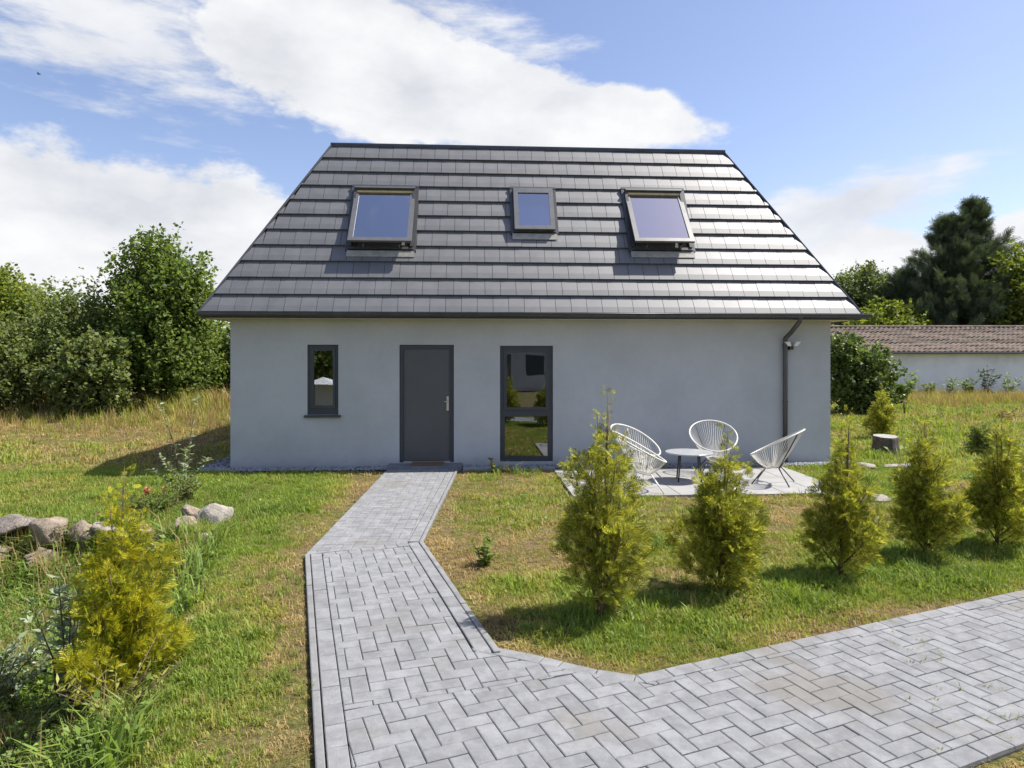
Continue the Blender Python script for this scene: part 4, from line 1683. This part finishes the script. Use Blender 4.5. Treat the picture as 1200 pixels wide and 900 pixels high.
def build_treeline():
    r = np.random.default_rng(333)
    n = 900
    a = r.uniform(R(-75), R(75), n)
    d = r.uniform(66, 84, n)
    hgt = 3.5 + 4.0 * vnoise(a * 9 + 20, d * .02, 1.0) + 1.5 * r.random(n)
    c = np.column_stack([np.sin(a) * d, np.cos(a) * d, hgt * np.sqrt(r.random(n))])
    q = (c[:, None, :] + r.normal(size=(n, 34, 3)) * np.array([1.3, 1.0, .9])).reshape(-1, 3)
    q[:, 2] = np.maximum(q[:, 2], .1)
    V, F = leaves(q, r.normal(size=q.shape), r.uniform(.35, .75, len(q)), r, 1.0, .8)
    o = link('treeline', mesh_np('treeline', V, F, 'leaf_olive'))
    tag(o, 'distant wood closing the horizon behind the gardens', None, None, 'stuff')


build_treeline()


# ---- smaller plants
def stem_plant(name, label, cat, base, stems, leaf, material, seed, n_leaf=40, width=.5, flower=None, lean=.25, group=None, curl=0.0, start=.1):
    """stems: list of (dx, dy, height)"""
    r = np.random.default_rng(seed)
    z0 = float(height(base[0], base[1]))
    root = thing(name, label, cat, (base[0], base[1], z0), 0, group)
    paths, P, D = [], [], []
    tips = []
    for dx, dy, h in stems:
        b0 = np.array([dx * .15, dy * .15, -.03])
        b2 = np.array([dx, dy, h])
        b1 = np.array([dx * .4, dy * .4, h * .55])
        paths.append(([tuple(b0), tuple(b1), tuple(b2)], .004 + .006 * h, .002))
        t = start + (1 - start) * r.random(n_leaf)
        q = np.where(t[:, None] < .5, b0 + (b1 - b0) * (t[:, None] * 2), b1 + (b2 - b1) * (t[:, None] * 2 - 1))
        P.append(q)
        d = unit(r.normal(size=(n_leaf, 3)) * np.array([1, 1, .25])) + np.array([0, 0, .45])
        D.append(d)
        tips.append(b2)
    P, D = np.concatenate(P), np.concatenate(D)
    V, F = leaves(P, D, leaf * r.uniform(.55, 1.2, len(P)), r, width, flat=.5)
    link('foliage', mesh_np('foliage', V, F, material), root)
    limb_mesh(paths).build('stem', 'twig', root, True)
    if flower:
        for tp in tips[:flower[1]]:
            q = tp + r.normal(size=(18, 3)) * .022
            V, F = leaves(q, r.normal(size=(18, 3)), np.full(18, .035), r, 1.2)
            link('flower', mesh_np('flower', V, F, flower[0]), root)
    return root


rs = np.random.default_rng(55)


def ring_stems(n, rad, h0, h1, r=rs):
    return [(math.cos(a) * rad * k, math.sin(a) * rad * k, hh) for a, k, hh in zip(r.uniform(0, 6.28, n), r.uniform(.3, 1, n), r.uniform(h0, h1, n))]


stem_plant('sapling', 'tall thin sapling with two dark bare stems in front of the house corner', 'sapling', (-4.62, 9.4), [(-.42, .1, 1.36), (.12, .1, 1.42), (-.3, -.1, .62), (.32, 0, .55), (.1, -.2, .5), (-.1, .2, .7), (-.45, -.1, .42)], .085, 'silver_leaf', 401, 62, .4, start=.30)
stem_plant('sapling', 'bushy base of weeds round the foot of the thin sapling', 'shrub', (-4.45, 9.1), ring_stems(12, .34, .15, .5), .07, 'leaf_olive', 402, 34, .5)
stem_plant('flowering_shrub', 'low dark shrub with red flowers above the tan boulders', 'shrub', (-4.55, 8.42), ring_stems(40, .5, .10, .40), .04, 'leaf_maple', 403, 50, .6, ('red_flower', 3))
stem_plant('weed_plant', 'grey-leaved weed growing between the tan boulders', 'plant', (-3.74, 7.18), ring_stems(14, .26, .2, .55), .085, 'silver_leaf', 404, 26, .35)
stem_plant('weed_plant', 'tall silvery weed spike growing against the golden thuja', 'plant', (-3.02, 4.52), ring_stems(8, .26, .6, 1.1), .105, 'silver_leaf', 405, 40, .34)
stem_plant('weed_plant', 'silvery leafy weed clump at the lower picture edge', 'plant', (-3.55, 4.55), ring_stems(26, .45, .3, .75), .07, 'silver_leaf', 406, 44, .5)
stem_plant('weed_plant', 'small bright green weed in the dry grass beside the path bend', 'plant', (-.27, 6.35), ring_stems(8, .13, .08, .26), .075, 'weed', 407, 16, .6)
stem_plant('weed_plant', 'tuft of flowering weeds on the gravel below the tall window', 'plant', (-.02, 11.35), ring_stems(9, .35, .1, .32), .05, 'grass_lime', 408, 12, .3)
stem_plant('weed_plant', 'broad-leaved yellow-green weed at the corner of the path edge', 'plant', (-.32, 11.42), ring_stems(5, .1, .12, .3), .09, 'grass_lime', 409, 9, .5)
stem_plant('sapling', 'young ball-headed sapling on a bare stem in front of the shed', 'sapling', (13.1, 22.2), [(0, 0, .95), (.15, 0, .85), (-.15, 0, .88), (0, .12, .8), (.1, -.1, 1.05)], .16, 'weed', 410, 22, .6, start=.75)
GW = 'weeds along the shed wall'
for i, (x, h, lab, m_) in enumerate(((17.6, 1.25, 'feathery weed at the shed wall above the ball-headed sapling', 'leaf_olive'), (19.3, 1.05, 'pale leafy weed clump low against the shed wall', 'silver_leaf'),
                                     (20.9, 1.5, 'tall dark spiky weed standing against the white shed wall', 'needle_dark'), (22.9, .8, 'low dark weed clump at the shed wall beyond the spiky one', 'leaf_maple'),
                                     (24.0, 1.1, 'leafy weed at the picture edge against the shed wall', 'leaf_olive'), (18.4, .75, 'low olive weed between feathery and pale clumps at the shed', 'leaf_olive'), (20.1, .9, 'narrow green weed just before the tall spiky one', 'weed'), (21.9, 1.15, 'feathery pale weed just past the tall spiky one', 'silver_leaf'), (16.2, .9, 'small weed near the round bush at the shed wall', 'weed'))):
    stem_plant('weed_plant', lab, 'plant', (x, 29.3), ring_stems(9, .45, h * .5, h), .2, m_, 420 + i, 26, .4, group=GW)
stem_plant('weed_plant', 'yellow-green dry weed clump below the golden thuja', 'plant', (-2.35, 3.95), ring_stems(22, .4, .15, .45), .06, 'grass_lime', 431, 20, .3)
stem_plant('weed_plant', 'low bright green leafy weeds in the near corner', 'plant', (-3.0, 3.95), ring_stems(30, .55, .15, .5), .06, 'weed', 432, 30, .5)
stem_plant('weed_plant', 'rusty brown dock seed stalks in dry grass beside the shed', 'plant', (15.2, 20.6), ring_stems(14, .8, .2, .5), .09, 'grass_dry', 430, 20, .5)


# ------------------------------------------------------------------ grass
def tuft(name, material, seed, n, h, spread, w=.004, lean=.5, seg=2):
    r = np.random.default_rng(seed)
    V, F3, F4 = [], [], []
    for i in range(n):
        a = r.uniform(0, 6.28)
        rr = spread * math.sqrt(r.random())
        b = np.array([math.cos(a) * rr, math.sin(a) * rr, -.01])
        ld = r.uniform(0, 6.28)
        L = h * r.uniform(.45, 1.15)
        le = lean * r.uniform(.2, 1.2)
        dirv = np.array([math.cos(ld), math.sin(ld), 0])
        side = np.array([-dirv[1], dirv[0], 0]) * w * r.uniform(.7, 1.3)
        k = len(V)
        mid = b + dirv * le * L * .35 + np.array([0, 0, L * .6])
        tip = b + dirv * le * L * 1.0 + np.array([0, 0, L * (1 - .35 * le)])
        V += [b - side, b + side, mid + side * .8, mid - side * .8, tip]
        F4.append((k, k + 1, k + 2, k + 3))
        F3.append((k + 3, k + 2, k + 4))
    return mesh_np(name, np.array(V), [np.array(F4), np.array(F3)], material)


def clover(name, material, seed, n, size, spread, h):
    r = np.random.default_rng(seed)
    a = r.uniform(0, 6.28, n)
    rr = spread * np.sqrt(r.random(n))
    P = np.column_stack([np.cos(a) * rr, np.sin(a) * rr, r.uniform(.1, 1, n) * h])
    D = np.column_stack([np.cos(a), np.sin(a), np.full(n, .5)]) + r.normal(size=(n, 3)) * .5
    V, F = leaves(P, D, size * r.uniform(.6, 1.3, n), r, .7, .5)
    return mesh_np(name, V, F, material)


def keep_off(P, margin=.0):
    m = ~inside(P, PATH_POLY)
    m &= ~inside(P, TER)
    q = P - np.array([HX, HY])
    u = q @ hex_
    v = q @ hey_
    m &= ~((u > -.45) & (u < HW + .35) & (v > -.38) & (v < HD))
    m &= ~((u > 2.78) & (u < 4.13) & (v > -.45) & (v < 0))
    m &= ~((u > 4.1) & (u < 5.8) & (v > -.48) & (v < 0))
    return m


def in_view(P, pad=.12, near=1.6):
    px = P[:, 0] / np.maximum(P[:, 1], .1)
    return (P[:, 1] > near) & (np.abs(px) < .77 + pad + .4 / np.maximum(P[:, 1], .5))


def path_distance(P):
    """metres to the nearest edge of the path"""
    d = np.full(len(P), 99.0)
    n = len(PATH_POLY)
    for i in range(n):
        a, b = np.array(PATH_POLY[i]), np.array(PATH_POLY[(i + 1) % n])
        e = b - a
        t = np.clip(((P - a) @ e) / (e @ e), 0, 1)
        d = np.minimum(d, np.linalg.norm(P - (a + t[:, None] * e), axis=1))
    return d


def build_grass():
    prot = []
    for i in range(4):
        prot.append(tuft('tuft', 'grass_green', 500 + i, 15, .070, .055, .0032, .6))
    for i in range(4):
        prot.append(tuft('tuft', 'grass_lime', 510 + i, 14, .062, .055, .003, .75))
    for i in range(4):
        prot.append(tuft('tuft', 'grass_dry', 520 + i, 13, .050, .06, .0028, 1.15))
    prot.append(clover('tuft', 'weed', 530, 10, .03, .05, .03))
    pts, rot, scl, idx = [], [], [], []
    zones = [((-4.5, 4.5), (2.0, 4.6), 1300, .78), ((-7, 7), (4.6, 7.5), 1000, .82), ((-10, 10), (7.5, 12.2), 420, 1.0), ((-16, 18), (12.2, 20), 90, 1.9), ((-26, 32), (20, 31), 30, 2.8)]
    for (xa, xb), (ya, yb), dens, s in zones:
        n = int((xb - xa) * (yb - ya) * dens)
        P = np.column_stack([rng.uniform(xa, xb, n), rng.uniform(ya, yb, n)])
        P = P[in_view(P)]
        P = P[keep_off(P)]
        x, y = P[:, 0], P[:, 1]
        pd = path_distance(P)
        dry = .52 * vnoise(x, y, .7) + .38 * vnoise(x + 9, y + 3, 2.3) + .32 * vnoise(x + 5, y, 7)
        dry += .38 * np.exp(-(pd / .22) ** 2) + .13 * np.exp(-(pd / .6) ** 2) * (x < .5)
        left_green = smoothstep(-x, 1.6, 2.6) * smoothstep(y, 5.5, 7.5) * smoothstep(-y, -11.9, -11.2)
        dry -= .30 * left_green * smoothstep(pd, .3, .8)
        dry += .22 * smoothstep(-x, 5.4, 6.5) * smoothstep(y, 7, 8)
        dry += .18 * smoothstep(y, 14, 17) * smoothstep(-x, 4, 6)
        dry += .10 * ((x > -1) & (x < .7) & (y > 6) & (y < 9))
        dry += .09 * (x > -1.0) * smoothstep(y, 5.6, 6.6) * smoothstep(-y, -11.0, -9.0)
        dry -= .14 * np.exp(-((y - 5.3 - .36 * (x - 1.0)) / .8) ** 2) * (x > .4)
        thin = np.clip(1.3 - .8 * dry, .38, 1.0)
        k = rng.random(len(P)) < thin
        P, dry, pd = P[k], dry[k], pd[k]
        v = dry + rng.normal(0, .13, len(P))
        kind = np.where(v < .50, 0, np.where(v < .78, 1, 2))
        pk = kind * 4 + rng.integers(0, 4, len(P))
        pk = np.where((rng.random(len(P)) < .035) & (kind < 2), 12, pk)
        sc_ = s * rng.uniform(.6, 1.25, len(P)) * np.where(pd < .10, .8, 1.0) * (.75 + .55 * vnoise(P[:, 0] + 3, P[:, 1] + 8, 1.6))
        sc_ *= np.where(rng.random(len(P)) < .05, 1.5, 1.0) * (.7 + .7 * vnoise(P[:, 0] + 17, P[:, 1] + 2, 5.0))
        # longer grass along the thuja row
        sc_ *= 1 + .45 * np.exp(-((P[:, 1] - 5.25 - .42 * (P[:, 0] - 1.0)) / .45) ** 2) * (P[:, 0] > .2) * (P[:, 1] < 8)
        pts.append(np.column_stack([P, height(P[:, 0], P[:, 1])]))
        rot.append(rng.uniform(0, 6.28, len(P)))
        scl.append(sc_)
        idx.append(pk)
    gn_scatter('lawn_grass', np.concatenate(pts), np.concatenate(rot), np.concatenate(scl), np.concatenate(idx), prot,
               'short patchy green and straw coloured lawn grass', 'grass_green')

    # tall dry grass at the back, longer weeds on the low bank
    prot = [tuft('tall_tuft', 'grass_dry', 540 + i, 16, .55, .12, .006, .45) for i in range(3)]
    prot += [tuft('tall_tuft', 'grass_lime', 545 + i, 16, .5, .12, .006, .5) for i in range(3)]
    pts, scl, idx = [], [], []
    for (xa, xb), (ya, yb), dens, s0, dryf in (((-25, -5.8), (16.0, 21.5), 16, .75, .62), ((-22, -9.3), (18.6, 21.5), 26, 1.5, .25), ((-10.5, -5.5), (19.5, 22.5), 22, 1.5, .75), ((9.5, 27), (24.5, 30.4), 30, .95, .66), ((11, 18), (19, 23), 5, .6, .6)):
        n = int((xb - xa) * (yb - ya) * dens)
        P = np.column_stack([rng.uniform(xa, xb, n), rng.uniform(ya, yb, n)])
        P = P[keep_off(P) & in_view(P)]
        P = P[rng.random(len(P)) < .25 + vnoise(P[:, 0], P[:, 1], .5)]
        pts.append(np.column_stack([P, height(P[:, 0], P[:, 1])]))
        ramp = smoothstep(P[:, 1], ya - .5, ya + 2.5)
        scl.append(s0 * rng.uniform(.5, 1.2, len(P)) * (.35 + .65 * ramp))
        idx.append(np.where(rng.random(len(P)) < dryf, rng.integers(0, 3, len(P)), rng.integers(3, 6, len(P))))
    n = len(np.concatenate(pts))
    gn_scatter('tall_dry_grass', np.concatenate(pts), rng.uniform(0, 6.28, n), np.concatenate(scl), np.concatenate(idx), prot,
               'tall straw coloured grass in front of the trees and shed', 'grass_dry')

    prot = [tuft('weed_tuft', 'grass_green', 560 + i, 20, .26, .10, .006, .8) for i in range(2)]
    prot += [tuft('weed_tuft', 'weed', 565 + i, 18, .30, .11, .007, .9) for i in range(2)]
    prot += [clover('weed_tuft', 'weed', 570 + i, 70, .036, .15, .18) for i in range(3)]
    prot += [tuft('weed_tuft', 'grass_dry', 575, 8, .45, .10, .003, .5)]
    P = np.column_stack([rng.uniform(-7, -.9, 14000), rng.uniform(2.0, 7.7, 14000)])
    low = -height(P[:, 0], P[:, 1])
    P = P[(low > .08 + rng.uniform(0, .25, len(P))) & keep_off(P)]
    pk = rng.choice(8, len(P), p=[.12, .12, .16, .16, .1, .1, .1, .14])
    sc_ = rng.uniform(.5, 1.25, len(P)) * (.5 + .8 * vnoise(P[:, 0], P[:, 1], 1.4)) * (1 + .5 * smoothstep(P[:, 1], 6.0, 7.2))
    # plus scattered longer tufts round the thujas and boulders
    extra, es = [], []
    for (bx, by, rad, c, s) in ((.66, 5.0, .5, 60, .42), (1.74, 5.55, .5, 60, .42), (2.94, 5.9, .45, 46, .45), (4.1, 6.5, .45, 46, .45), (5.0, 6.9, .5, 46, .5),
                               (-3.6, 7.9, .5, 34, .5), (-4.4, 8.4, .7, 90, .6), (-5.4, 7.95, .7, 70, .5), (-3.6, 7.2, .45, 50, .6), (-4.3, 7.2, .6, 60, .7), (-5.3, 7.15, .6, 70, .8), (-5.9, 7.1, .5, 50, .8), (-1.9, 4.0, .7, 50, .4), (-2.5, 5.5, .8, 60, .45), (8.9, 16, .5, 20, .7), (.1, 11.45, .45, 20, .6)):
        a = rng.uniform(0, 6.28, c)
        rr = rad * np.sqrt(rng.random(c))
        extra.append(np.column_stack([bx + np.cos(a) * rr, by + np.sin(a) * rr]))
        es.append(np.full(c, s))
    E_ = np.concatenate(extra)
    es = np.concatenate(es) * rng.uniform(.5, 1.2, len(E_))
    k = keep_off(E_)
    E_, es = E_[k], es[k]
    pk2 = rng.choice(8, len(E_), p=[.25, .25, .14, .14, .05, .03, .02, .12])
    P = np.concatenate([P, E_])
    gn_scatter('weeds', np.column_stack([P, height(P[:, 0], P[:, 1])]), rng.uniform(0, 6.28, len(P)), np.concatenate([sc_, es]), np.concatenate([pk, pk2]), prot,
               'rank green weeds and long grass on the low bank', 'weed')
    # little grass in the paver joints
    prot = [tuft('joint_tuft', 'grass_lime', 580 + i, 7, .05, .012, .0022, .8) for i in range(3)]
    J = []
    for (bx, by, rad, c) in ((2.62, 4.62, .35, 16), (2.75, 4.45, .2, 8), (3.0, 4.0, .9, 14), (2.4, 3.45, .4, 16), (2.75, 3.75, .3, 8), (-1.5, 9.0, .25, 6), (-1.5, 11.3, .5, 14), (-1.0, 8.3, .3, 6), (.3, 4.2, .35, 8)):
        a = rng.uniform(0, 6.28, c)
        rr = rad * np.sqrt(rng.random(c))
        J.append(np.column_stack([bx + np.cos(a) * rr, by + np.sin(a) * rr]))
    J = np.concatenate(J)
    J = J[inside(J, PATH_POLY)]
    gn_scatter('joint_grass', np.column_stack([J, np.full(len(J), .022)]), rng.uniform(0, 6.28, len(J)), rng.uniform(.4, 1.2, len(J)), rng.integers(0, 3, len(J)), prot,
               'thin grass sprouting from the paver joints', 'grass_lime')


build_grass()


# ------------------------------------------------------------------ shed
def build_shed():
    x0, x1, y0, dep = 12.0, 31.0, 31.0, 5.0
    z0 = float(height(20, 31))
    sh = thing('shed', 'long low white shed with weathered brown tiled roof', 'shed', (x0, y0, 0))
    L = x1 - x0
    ez, rz = 2.30, 3.47
    MB().box(0, L, 0, dep, -.2, ez - .02).build('wall', 'white_render', sh)
    roof_ = link('roof', None, sh)
    # pantiles: wave across, step at each course
    ov, hipx = .32, 5.9
    rows = 9
    run = dep / 2 + ov
    nx = int(L / .24 * 5)
    xs = np.linspace(-.3, L + .3, nx)
    V, F = [], []
    for r in range(rows):
        for e, lift in ((0, .045), (1.06, .01)):
            t = (r + e) / rows
            y = -ov + run * t
            z = ez - .09 + (rz - ez + .09) * t
            xm = (L + .3) - hipx * min(t, 1) * .42
            w = .035 * np.sin(xs / .24 * 2 * np.pi)
            xx = np.minimum(xs, xm)
            V.append(np.column_stack([xx, np.full(nx, y) + .01 * np.sin(xs * 7.3 + r), z + w + lift + .012 * np.sin(xs * 2.3 + r * 1.7)]))
    V = np.concatenate(V)
    for r in range(rows):
        i = np.arange(nx - 1)
        a = 2 * r * nx
        F.append(np.stack([a + i, a + i + 1, a + nx + i + 1, a + nx + i], 1))
    o = link('pantiles', mesh_np('pantiles', V, np.concatenate(F), 'pantile'), roof_)
    o['kind'] = 'stuff'
    b = MB()
    b.quad((-.3, -ov, ez - .12), (L + .3, -ov, ez - .12), (L + .3 - hipx * .42, dep / 2, rz - .03), (-.3, dep / 2, rz - .03))
    b.quad((L + .3, dep + ov, ez - .12), (-.3, dep + ov, ez - .12), (-.3, dep / 2, rz - .03), (L + .3 - hipx * .42, dep / 2, rz - .03))
    b.add([(L + .3, -ov, ez - .12), (L + .3, dep + ov, ez - .12), (L + .3 - hipx * .42, dep / 2, rz - .03)], [(0, 1, 2)])
    b.build('roof_deck', 'pantile', roof_)
    m = MB()
    n = int((L - hipx * .42) / .4)
    for i in range(n):
        m.tube([(-.3 + i * .4, dep / 2, rz + .02), (-.3 + i * .4 + .42, dep / 2, rz + .035)], [.09, .075], 8)
    o = m.build('ridge_tiles', 'pantile', roof_)
    o['kind'] = 'stuff'
    MB().box(-.3, L + .3, -ov - .10, -ov - .005, ez - .135, ez - .06).build('gutter', 'sash_metal', sh)
    MB().box(-.3, L + .3, -ov + .02, -.002, ez - .16, ez - .135).build('soffit', 'bark', sh)


build_shed()


# ------------------------------------------------------------------ across the lawn behind the camera: what the panes mirror
def build_opposite():
    h = thing('neighbour_house', 'grey house with dark roof mirrored in the tall window pane', 'house', (6.5, -15.5, 0), R(183))
    MB().box(0, 9, 0, 7, -.1, 2.7).build('wall', 'render_wall', h)
    m = MB()
    a = [(-.4, -.4, 2.7), (9.4, -.4, 2.7), (9.4, 7.4, 2.7), (-.4, 7.4, 2.7), (1.4, 1.4, 5.6), (7.6, 1.4, 5.6), (7.6, 5.6, 5.6), (1.4, 5.6, 5.6)]
    m.add(a, [(0, 1, 5, 4), (1, 2, 6, 5), (2, 3, 7, 6), (3, 0, 4, 7), (4, 5, 6, 7), (3, 2, 1, 0)])
    m.build('roof', 'roof_tile', h)
    d = MB()
    d.box(3.2, 4.2, -.02, -.004, .05, 2.15)
    d.build('door', 'door_paint', h)
    for x in (1.2, 5.6):
        MB().box(x, x + 1.1, -.02, -.004, .9, 2.1).build('window', 'anthracite', h)
    p = thing('garden_tent', 'white garden tent mirrored in the small window pane', 'tent', (-5.75, -3.0, 0), .2)
    p.scale = (.5, .5, .48)
    m = MB()
    m.add([(-1.3, -1.3, 1.9), (1.3, -1.3, 1.9), (1.3, 1.3, 1.9), (-1.3, 1.3, 1.9), (0, 0, 2.5)], [(0, 1, 4), (1, 2, 4), (2, 3, 4), (3, 0, 4)])
    m.build('tent_roof', 'canvas', p)
    MB().box(-1.27, 1.27, -1.27, -1.25, .0, 1.9).build('tent_side', 'canvas', p)
    for sx in (-1, 1):
        for sy in (-1, 1):
            MB().tube([(1.24 * sx, 1.24 * sy, 0), (1.24 * sx, 1.24 * sy, 1.9)], .03, 8).build('post', 'steel', p)
    leafy_tree('leafy_tree', 'dark tree mirrored in the small window pane', 'tree', (-7.6, -14.0), [(0, 0, 2.6, 3.0, 2.6, 2.6), (-2.6, 0, 2.6, 2.0, 2.0, 2.4)], 420, 24, .26, 'leaf_maple', 601, .2, .8, .9)
    leafy_tree('leafy_shrub', 'rounded bush mirrored in the low window pane', 'shrub', (-1.2, -8.0), [(0, 0, .9, 1.3, 1.1, .9)], 260, 22, .14, 'leaf_olive', 602, .05, .4, .8)


build_opposite()


def build_bird():
    D = 60.0
    x, y, z = -555 / 780 * D, D, 2 + 331 / 780 * D
    m = MB()
    m.tube([(-.14, 0, 0), (-.05, 0, .02), (.08, 0, .03), (.16, 0, .02), (.19, 0, .02)], [.012, .04, .05, .035, .008], 8)
    m.add([(-.03, -.02, .04), (.07, -.02, .04), (.02, -.22, .11), (-.06, -.40, .05), (-.05, -.2, .09)], [(0, 1, 2, 4), (4, 2, 3)])
    m.add([(-.03, .02, .04), (.07, .02, .04), (.02, .22, .11), (-.06, .40, .05), (-.05, .2, .09)], [(0, 4, 2, 1), (4, 3, 2)])
    o = m.build('bird', 'bird', None, True, (x, y, z))
    o.rotation_euler = (0, 0, R(25))
    tag(o, 'tiny dark bird flying in the sky above the trees', 'bird')


build_bird()
